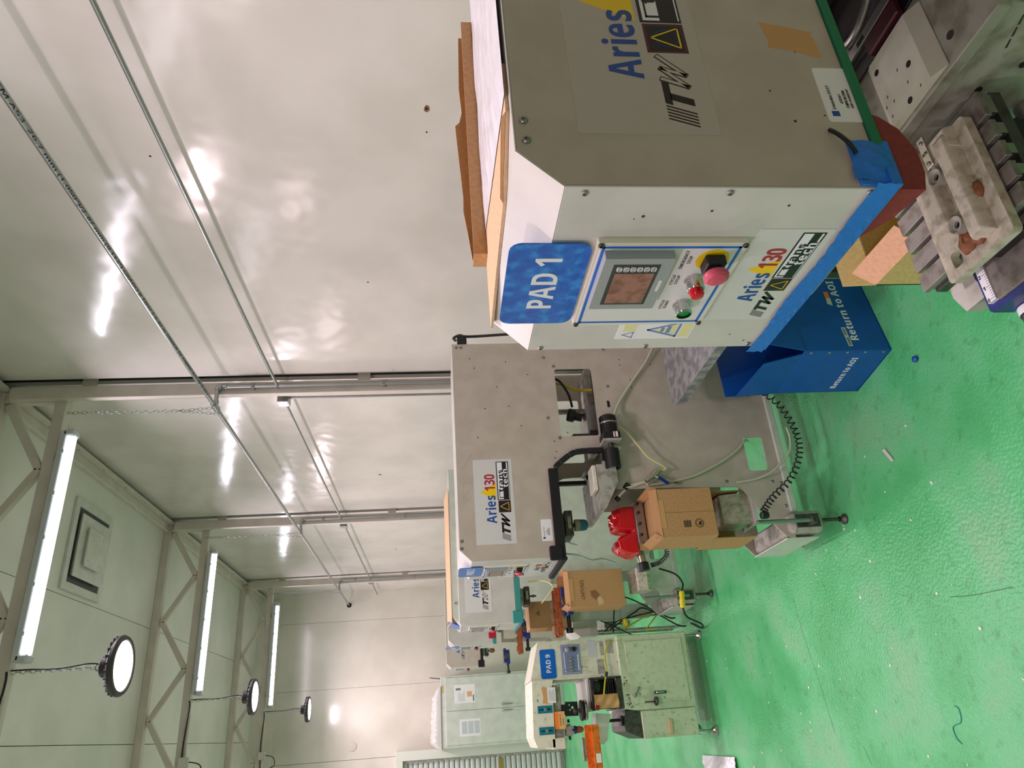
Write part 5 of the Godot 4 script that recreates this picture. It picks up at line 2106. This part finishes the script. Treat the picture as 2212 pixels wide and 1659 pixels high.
	frect(hf, 0.01, 0.11, 1.046, 1.07, 0.0004, 0.001)
	var on = fin("orange_note", "sticker_orange", t)
	beg()
	frect(hf, 0.008, 0.11, 1.004, 1.046, 0.0004, 0.001)
	fin("tan_note", "sticker_tan", on)
	text(hf, "Etiqueta de", 0.028, 0.095, 1.028, 1.040, "hmi_dark", on, 0.0018, 0.1, false)
	text(hf, "Caja", 0.03, 0.065, 1.01, 1.022, "hmi_dark", on, 0.0018, 0.1, false)
	# pads and holders
	beg()
	ext_d(holed([[0.078, 0.91], [0.162, 0.91], [0.165, 0.99], [0.08, 0.995]], [ring2(0.128, 0.945, 0.009, 10), ring2(0.115, 0.962, 0.005, 8), ring2(0.145, 0.965, 0.005, 8)]), d - 0.01, d - 0.003)
	box(0.09, 0.15, 0.985, 1.016, d - 0.01, d + 0.05, 0.002)
	fin("black_bracket", "black", t)
	beg()
	cyl(P(0.107, 0.94, d - 0.03), Vector3.DOWN, 0.012, 0.05, 0.001, 12)
	cyl(P(0.107, 0.945, d - 0.03), Vector3.DOWN, 0.02, 0.02, 0.003, 8)
	fin("spindle", "steel_dark", t)
	beg()
	lathe([[0, 0.0], [0.06, 0.0], [0.062, -0.004], [0.062, -0.014], [0.055, -0.018], [0.055, -0.024], [0.06, -0.026], [0.06, -0.04], [0, -0.04]], P(0.107, 0.90, d - 0.03), Vector3.UP, 32)
	fin("disc_wheel", "black", t)
	beg()
	lathe([[0.0605, -0.025], [0.0615, -0.027], [0.0615, -0.034], [0.0605, -0.036]], P(0.107, 0.90, d - 0.03), Vector3.UP, 32)
	fin("disc_rim", "chrome", t)
	beg()
	box(-0.035, 0.025, 0.955, 1.0, d + 0.0, d + 0.06, 0.004)
	box(-0.045, 0.035, 0.965, 0.985, d + 0.02, d + 0.04, 0.002)
	fin("pad_holder", "cast_grey", t)
	for x in [-0.038, 0.042]:
		beg()
		cyl(P(x, 0.975, d + 0.02), Vector3(-1 if x < 0 else 1, 0, 0), 0.008, 0.02, 0.002, 10)
		fin("clamp_screw", "black", t)
	beg()
	cyl(P(-0.002, 0.957, d + 0.03), Vector3.DOWN, 0.006, 0.012, 0, 8)
	lathe([[0, 0], [0.024, 0.0], [0.025, -0.012], [0.020, -0.02], [0.02, -0.024]], P(-0.002, 0.945, d + 0.03), Vector3.UP, 18)
	fin("pad_base", "stage_blue", t)
	beg()
	lathe([[0.021, -0.022], [0.021, -0.038], [0.017, -0.055], [0.009, -0.064], [0, -0.066]], P(-0.002, 0.945, d + 0.03), Vector3.UP, 18)
	fin("pad", "pad_red", t)
	# ink stage
	beg()
	box(0.10, 0.295, 0.60, 0.64, d - 0.0, d + 0.4, 0.003)
	box(0.10, 0.295, 0.79, 0.815, d + 0.0, d + 0.4, 0.003)
	box(0.285, 0.299, 0.60, 0.82, d, d + 0.4, 0.003)
	fin("stage_frame", "steel_dark", t)
	beg()
	for y in [0.655, 0.67, 0.685, 0.70]:
		cyl(P(0.285, y, d + 0.03), Vector3(-1, 0, 0), 0.005, 0.18, 0, 8)
	box(0.11, 0.28, 0.642, 0.79, d + 0.1, d + 0.3)
	fin("stage_works", "black", t)
	beg()
	cyl(P(0.245, 0.765, d - 0.02), Vector3(0, 1, 0.3), 0.038, 0.03, 0.004, 20)
	fin("ink_pot", "black_gloss", t)
	beg()
	box(0.29, 0.31, 0.82, 0.845, d + 0.05, d + 0.40, 0.002)
	box(0.11, 0.30, 0.816, 0.835, d + 0.02, d + 0.40, 0.002)
	fin("top_plate", "machine_white", t)
	beg()
	var wr = func(u, v):
		return P(0.108 + 0.085 * u, 0.64 + 0.16 * v, d - 0.02 - 0.012 * sin(u * PI) - 0.004 * sin(v * 15.0 + u * 6.0))
	grid(8, 14, wr)
	fin("tan_wrap", "tape_tan", t)
	beg()
	cyl(P(0.115, 0.775, d - 0.03), Vector3.UP, 0.016, 0.02, 0.004, 12)
	fin("red_cap", "print_red", t)
	beg()
	ext_d([[0.085, 0.79], [-0.02, 0.80], [-0.095, 0.785], [-0.10, 0.76], [-0.075, 0.73], [0.0, 0.715], [0.075, 0.69]], d + 0.03, d + 0.15)
	fin("cast_arm", "machine_mint", t)
	beg()
	cyl(P(0.035, 0.62, d + 0.06), Vector3.UP, 0.01, 0.10, 0.001, 10)
	box(0.0, 0.06, 0.615, 0.63, d + 0.02, d + 0.1, 0.002)
	fin("arm_post", "black", t)
	beg()
	tube(curve([P(0.52, 0.62, d - 0.0), P(0.51, 0.66, d - 0.02), P(0.42, 0.70, d - 0.03), P(0.33, 0.70, d - 0.04), P(0.27, 0.72, d - 0.05), P(0.19, 0.74, d - 0.06)]), 0.005, 8)
	fin("air_line", "hose_yellow", t)
	beg()
	cyl(P(0.325, 0.70, d - 0.045), Vector3(-1, 0.3, 0), 0.009, 0.03, 0.001, 10)
	fin("line_fitting", "black", t)
	# orange chute standing free
	var oc = thing("orange_chute", "orange channel tray leading away from the old green printer", "tray", -0.2, 0.84, 4.9)
	beg()
	ext_x([[4.83, 0.83], [4.95, 0.83], [4.95, 0.90], [4.938, 0.90], [4.938, 0.842], [4.842, 0.842], [4.842, 0.875], [4.83, 0.875]], -0.75, 0.02)
	fin("channel", "orange", oc)
	beg()
	frect(side_frame(4.83), -0.19, -0.14, 0.835, 0.865, 0.0, 0.001)
	fin("paper_label", "paper", oc)
	beg()
	box(-0.18, -0.05, 0.905, 0.925, 4.93, 4.95, 0.002)
	box(-0.16, -0.15, 0.9, 0.906, 4.93, 4.95)
	fin("rail_bar", "steel", oc)
	beg()
	box(-0.66, -0.62, 0.0, 0.83, 4.86, 4.92, 0.003)
	fin("leg", "steel_dark", oc)

# ------------------------------------------------------------------ cabinet, shutter
func build_cabinet():
	var d = 11.25
	var t = thing("metal_cabinet", "tall pale grey two-door metal cabinet against the end wall", "cabinet", 0.35, 0.0, 11.45)
	beg()
	box(-0.115, 0.825, 0.06, 1.775, d + 0.02, 11.66, 0.004)
	box(-0.10, 0.81, 0.0, 0.06, d + 0.05, 11.64)
	fin("body", "cabinet", t)
	for q in [[0.357, 0.795, 0.41, 1], [-0.08, 0.351, 0.31, -1]]:
		beg()
		box(q[0], q[1], 0.09, 1.712, d, d + 0.018, 0.003)
		var door = fin("door", "cabinet", t)
		beg()
		tube(curve([P(q[2] - 0.01 * q[3], 0.90, d), P(q[2] - 0.01 * q[3], 0.89, d - 0.03), P(q[2] - 0.01 * q[3], 0.80, d - 0.035), P(q[2] - 0.01 * q[3], 0.76, d - 0.02)]), 0.009, 8)
		cyl(P(q[2] - 0.01 * q[3], 0.90, d), Vector3(0, 0, 1), 0.018, 0.02, 0.003, 12)
		fin("handle", "chrome", door)
	var sf = side_frame(d)
	beg()
	frect(sf, 0.45, 0.694, 1.285, 1.585, 0.0, 0.001)
	var p1 = fin("posted_sheet", "paper", t)
	beg()
	frect(sf, 0.62, 0.65, 1.49, 1.56, 0.001, 0.0005)
	frect(sf, 0.47, 0.55, 1.30, 1.32, 0.001, 0.0005)
	for i in 5:
		frect(sf, 0.47, 0.6 - 0.02 * (i % 3), 1.44 + 0.02 * i, 1.444 + 0.02 * i, 0.001, 0.0005)
	fin("sheet_print", "paper_lines", p1, "stuff")
	beg()
	frect(sf, 0.53, 0.60, 1.33, 1.40, 0.001, 0.0005)
	fin("sheet_table", "sticker_tan", p1)
	beg()
	frect(sf, 0.02, 0.24, 1.228, 1.522, 0.0, 0.001)
	var p2 = fin("posted_sheet", "paper", t)
	for i in 3:
		beg()
		frect(sf, 0.05, 0.21, 1.24 + 0.088 * i, 1.315 + 0.088 * i, 0.001, 0.0005)
		fin("sheet_table", "paper_grey", p2)
	beg()
	frect(sf, 0.60, 0.70, 1.73, 1.765, -0.02, 0.0005)
	fin("yellow_label", "card_manila", t)
	# wrapped bundle on top
	var w = thing("wrapped_bundle", "stack of pale boards wrapped in clear plastic on top of the grey cabinet", "bundle", 0.3, 1.776, 11.45)
	for i in 4:
		beg()
		box(-0.09 + 0.01 * (i % 2), 0.64 - 0.03 * i, 1.777 + 0.02 * i, 1.795 + 0.02 * i, 11.29 + 0.01 * (i % 3), 11.61, 0.004)
		fin("board", ["paper_grey", "paper"][i % 2], w)
	beg()
	var n := FastNoiseLite.new()
	n.frequency = 0.2
	var f = func(u, v):
		var x = lerpf(-0.13, 0.69, u)
		var k = clampf(minf(u * 9.0, (1.0 - u) * 6.0), 0.0, 1.0)
		var an = PI * v
		var top = (0.16 - 0.05 * u) * pow(k, 0.5)
		var wr = 1.0 + 0.22 * n.get_noise_2d(u * 70.0, v * 30.0)
		return P(x, 1.778 + top * pow(sin(an), 0.45) * wr, 11.45 - 0.19 * cos(an))
	grid(60, 24, f)
	fin("plastic_wrap", "clear_plastic", w)
	var k = thing("thin_stick", "thin dark stick standing upright at the corner of the grey cabinet top", "stick", 0.82, 1.775, 11.4)
	beg()
	cyl(P(0.80, 1.776, 11.4), Vector3(0.05, 0.3, 0), 0.006, 0.16, 0, 8)
	fin("stick", "steel_dark", k)
	# roller shutter
	var s = structure("door_1")
	org = Vector3.ZERO
	beg()
	box(-0.235, -0.11, 0.0, 2.43, 11.56, 11.67, 0.004)
	fin("door_frame", "shutter_frame", s)
	beg()
	box(-2.9, -0.235, 2.33, 2.43, 11.56, 11.67, 0.004)
	fin("door_head", "shutter_frame", s)
	beg()
	box(-2.9, -2.8, 0.0, 2.33, 11.56, 11.67, 0.004)
	fin("door_frame", "shutter_frame", s)
	beg()
	box(-0.27, -0.2355, 0.0, 2.33, 11.60, 11.67, 0.002)
	fin("guide_rail", "cast_grey", s)
	var y = 0.06
	while y < 2.30:
		beg()
		var pr = []
		for i in 7:
			var a = PI * i / 6
			pr.append(Vector2(11.655 - 0.016 * sin(a), y + 0.034 - 0.033 * cos(a)))
		pr.append(Vector2(11.668, y + 0.067))
		pr.append(Vector2(11.668, y + 0.001))
		ext_x(pr, -2.79, -0.272)
		fin("slat", "shutter", s)
		y += 0.0735
	beg()
	box(-2.79, -0.272, 0.0, 0.058, 11.64, 11.67, 0.004)
	fin("bottom_bar", "steel", s)
	beg()
	box(-0.45, -0.29, 0.905, 0.975, 11.632, 11.638, 0.002)
	var gl = fin("door_label", "gold_label", s)

# ------------------------------------------------------------------ things on the floor
func build_floor_things():
	# stone slab table between the first two printers
	var st = thing("slab_table", "small table with thick grey stone slab beside the blue box", "table", 1.5, 0.0, 2.55)
	beg()
	ext_y([[1.268, 2.05], [1.262, 2.80], [1.27, 2.845], [1.30, 2.875], [1.34, 2.885], [1.75, 2.885], [1.75, 2.05]], 0.682, 0.722)
	fin("slab", "slab", st)
	for p in [[1.72, 2.1], [1.72, 2.82], [1.64, 2.82]]:
		beg()
		box(p[0] - 0.02, p[0] + 0.02, 0.0, 0.682, p[1] - 0.02, p[1] + 0.02, 0.002)
		fin("leg", "steel_dark", st)
	# blue box, turned a little
	var b = thing("blue_box", "glossy blue open box lettered Return to AOI on the floor", "box", 1.252, 0.0, 2.33)
	var rot = Basis(Vector3.UP, deg_to_rad(9.0))
	b.basis = rot
	org = P(0, 0, 0)
	var keep = org
	org = Vector3.ZERO
	var h = 0.36
	beg()
	box(0.0, 0.38, 0.0, 0.006, 0.0, 0.29)
	fin("bottom", "box_blue", b)
	for q in [[0.0, 0.38, 0.0, 0.005], [0.0, 0.38, 0.285, 0.29]]:
		beg()
		box(q[0], q[1], 0.0, h, q[2], q[3], 0.001)
		fin("wall", "box_blue", b)
	for q in [[0.0, 0.005], [0.375, 0.38]]:
		beg()
		box(q[0], q[1], 0.0, h, 0.005, 0.285, 0.001)
		fin("wall", "box_blue", b)
	beg()
	sheet(Vector3(0.0, h, 0.0), Vector3(0.38, h, 0.0), Vector3(0.37, h + 0.19, 0.02), Vector3(0.03, h + 0.19, 0.02), 0.004)
	fin("flap", "box_blue", b)
	beg()
	sheet(Vector3(0.0, h, -0.02), Vector3(0.0, h, -0.29), Vector3(-0.02, h + 0.19, -0.28), Vector3(-0.03, h + 0.16, -0.04), 0.004)
	fin("flap", "box_blue", b)
	beg()
	sheet(Vector3(0.0, h, -0.29), Vector3(0.38, h, -0.29), Vector3(0.38, h + 0.20, -0.31), Vector3(0.0, h + 0.22, -0.31), 0.004)
	fin("flap", "box_blue", b)
	var fs = {"o": Vector3(0, 0, 0), "r": Vector3(1, 0, 0), "u": Vector3(0, 1, 0), "n": Vector3(0, 0, 1)}
	text(fs, "Return to AOI", 0.05, 0.365, 0.118, 0.150, "print_white", b, 0.0003)
	text({"o": Vector3(0, 0, 0), "r": Vector3(0, 0, 1), "u": Vector3(0, 1, 0), "n": Vector3(-1, 0, 0)}, "Return to AOI", -0.26, -0.05, 0.115, 0.14, "print_white", b, 0.0003)
	beg()
	frect(fs, 0.02, 0.115, 0.155, 0.172, 0.0004, 0.0006)
	var lb = fin("bar_label", "paper_grey", b)
	beg()
	for i in 14:
		frect(fs, 0.025 + i * 0.0028, 0.0265 + i * 0.0028, 0.159, 0.168, 0.001, 0.0003)
	frect(fs, 0.075, 0.11, 0.165, 0.168, 0.001, 0.0003)
	frect(fs, 0.075, 0.105, 0.160, 0.162, 0.001, 0.0003)
	fin("label_print", "print_black", lb, "stuff")
	beg()
	fpoly(fs, [[0.23, 0.165], [0.27, 0.162], [0.275, 0.18], [0.24, 0.185]], 0.0004, 0.0006)
	fin("clear_sticker", "clear_plastic", b)
	beg()
	fpoly(fs, [[0.27, 0.163], [0.305, 0.162], [0.305, 0.181], [0.272, 0.182]], 0.0004, 0.0006)
	fin("orange_sticker", "sticker_orange", b)
	beg()
	for i in 5:
		cyl(Vector3(0.0, 0.03 + 0.075 * i, -0.012), Vector3(-1, 0, 0), 0.006, 0.003, 0.001, 8)
	fin("rivet", "nickel", b, "stuff")
	# yellow cable plug, cables by the old printer
	var yc = thing("cable_connector", "yellow cable connector on the floor by the chrome foot", "connector", 0.70, 0.25, 4.66)
	beg()
	lathe([[0, 0], [0.014, 0], [0.018, 0.008], [0.018, 0.03], [0.016, 0.032], [0.016, 0.045], [0.018, 0.047], [0.018, 0.095], [0.012, 0.105], [0, 0.105]], P(0.75, 0.235, 4.62), Vector3(-1, 0.1, 0), 16)
	fin("shell", "yellow_plastic", yc)
	beg()
	tube(curve([P(0.75, 0.235, 4.62), P(0.80, 0.22, 4.62), P(0.86, 0.26, 4.62), P(0.90, 0.36, 4.62)]), 0.006, 8)
	tube(curve([P(0.645, 0.245, 4.62), P(0.60, 0.2, 4.7), P(0.57, 0.06, 4.85), P(0.56, 0.012, 5.0), P(0.62, 0.01, 5.2)]), 0.006, 8)
	fin("cord", "rubber", yc)
	var cb = thing("cable_bundle", "tangle of black and yellow cables hanging behind the old green printer", "cable", 0.62, 0.0, 5.3)
	var ends = [[0.60, 0.60, 0.72, 0.30, 0.60, 0.03], [0.58, 0.58, 0.80, 0.42, 0.66, 0.1], [0.6, 0.5, 0.7, 0.2, 0.58, 0.25], [0.59, 0.64, 0.66, 0.45, 0.72, 0.02]]
	for i in ends.size():
		var e = ends[i]
		beg()
		tube(curve([P(e[0] + 0.01, e[1], 5.19), P(e[2], e[3] + 0.1, 5.26), P(e[2] + 0.03, e[3], 5.28), P(e[4] + 0.02, e[5] + 0.08, 5.22), P(e[4] + 0.01, maxf(e[5], 0.006), 5.26)]), 0.005, 6)
		fin("cable", "hose_yellow" if i == 2 else "rubber", cb)
	beg()
	cyl(P(0.68, 0.48, 5.24), Vector3(-1, -0.3, 0), 0.022, 0.05, 0.004, 14)
	fin("yellow_plug", "yellow_plastic", cb)
	# white crumpled sheet at the edge
	var ws = thing("white_sheet", "white crumpled plastic sheet on the green floor near the shutter", "plastic sheet", -0.3, 0.0, 5.1)
	beg()
	var n := FastNoiseLite.new()
	n.frequency = 0.11
	n.seed = 3
	var f = func(u, v):
		return P(-0.62 + 0.40 * u - 0.1 * v * (1.0 - u), 0.01 + 0.09 * sin(u * PI) * sin(v * PI) + 0.02 * absf(n.get_noise_2d(u * 40.0, v * 40.0)), 4.82 + 0.6 * v)
	grid(24, 24, f)
	fin("sheet", "film", ws)
	# chips of paint and dirt
	var ch = thing("paint_chips", "scattered small white chips lying on the green floor", "debris", 0.0, 0.0, 3.5)
	ch.set_meta("kind", "stuff")
	beg()
	for i in 70:
		var x = rng.randf_range(-0.5, 1.0)
		var dd = rng.randf_range(2.2, 5.2)
		var r = rng.randf_range(0.002, 0.006)
		var a = rng.randf_range(0, TAU)
		obox(P(x, 0.0015, dd), Vector3(cos(a), 0, sin(a)) * r, Vector3(0, 0.0015, 0), Vector3(-sin(a), 0, cos(a)) * r * rng.randf_range(0.4, 1.0))
	fin("chips", "chip_white", ch, "stuff")
	var bc = thing("blue_chip", "tiny crumpled blue wrapper on the green floor by the blue box", "wrapper", 1.15, 0.0, 2.23)
	beg()
	blob(P(1.15, 0.008, 2.22), Vector3(0.012, 0.008, 0.014), 5)
	fin("wrapper", "box_blue", bc)
	var tw = thing("teal_thread", "short teal thread curled on the bare green floor", "thread", -0.1, 0.0, 2.7)
	beg()
	tube(curve([P(-0.02, 0.002, 2.62), P(-0.03, 0.002, 2.60), P(-0.07, 0.002, 2.61), P(-0.085, 0.002, 2.66), P(-0.12, 0.002, 2.66), P(-0.14, 0.002, 2.64)]), 0.0016, 5)
	fin("thread", "edge_teal", tw)
	var cw = thing("clear_wrapper", "small clear plastic strip lying on the floor under the coiled cord", "wrapper", 0.9, 0.0, 2.55)
	beg()
	sheet(P(0.86, 0.004, 2.52), P(0.92, 0.006, 2.55), P(0.92, 0.010, 2.565), P(0.86, 0.006, 2.535), 0.0006)
	fin("strip", "clear_plastic", cw)
	# unseen pale benches added to bounce neutral light onto the printers
	for i in 4:
		var d0 = -1.2 + 2.7 * i
		var wb = thing("bounce_bench", ["pale bench added out of view to bounce light, behind the nearest printer", "pale bench added out of view to bounce light, level with the second printer", "pale bench added out of view to bounce light, level with the teal-edged printer", "pale bench added out of view to bounce light, nearest the roller shutter"][i], "bench", -2.3, 0.0, d0 + 1.1, "added light bounce benches")
		beg()
		box(-3.1, -1.5, 0.86, 0.9, d0, d0 + 2.2, 0.003)
		fin("bench_top", "machine_white", wb)
		beg()
		box(-3.1, -1.55, 0.12, 0.86, d0 + 0.05, d0 + 2.15, 0.003)
		fin("cupboard", "machine_white", wb)
		beg()
		box(-3.05, -1.6, 0.0, 0.12, d0 + 0.1, d0 + 2.1)
		fin("plinth", "hmi_dark", wb)
	# unseen carton stack added to throw warm light on the nearest printer
	for i in 6:
		var x0 = 0.5 + 0.52 * (i % 3)
		var y0 = 0.56 * (i / 3)
		var sc = thing("bounce_carton", "brown taped carton added out of view for warm bounce light, %s row, %s" % ["bottom" if i < 3 else "top", ["aisle end", "middle", "wall end"][i % 3]], "box", x0 + 0.25, y0, -1.1, "added warm bounce cartons")
		beg()
		box(x0, x0 + 0.5, y0 + 0.001, y0 + 0.555, -1.5, -0.75, 0.004)
		fin("body", "card", sc)
		beg()
		box(x0 + 0.22, x0 + 0.28, y0 + 0.40, y0 + 0.5565, -0.75, -0.7492)
		box(x0 + 0.22, x0 + 0.28, y0 + 0.5555, y0 + 0.5565, -1.5, -0.75)
		fin("tape", "tape_tan", sc)
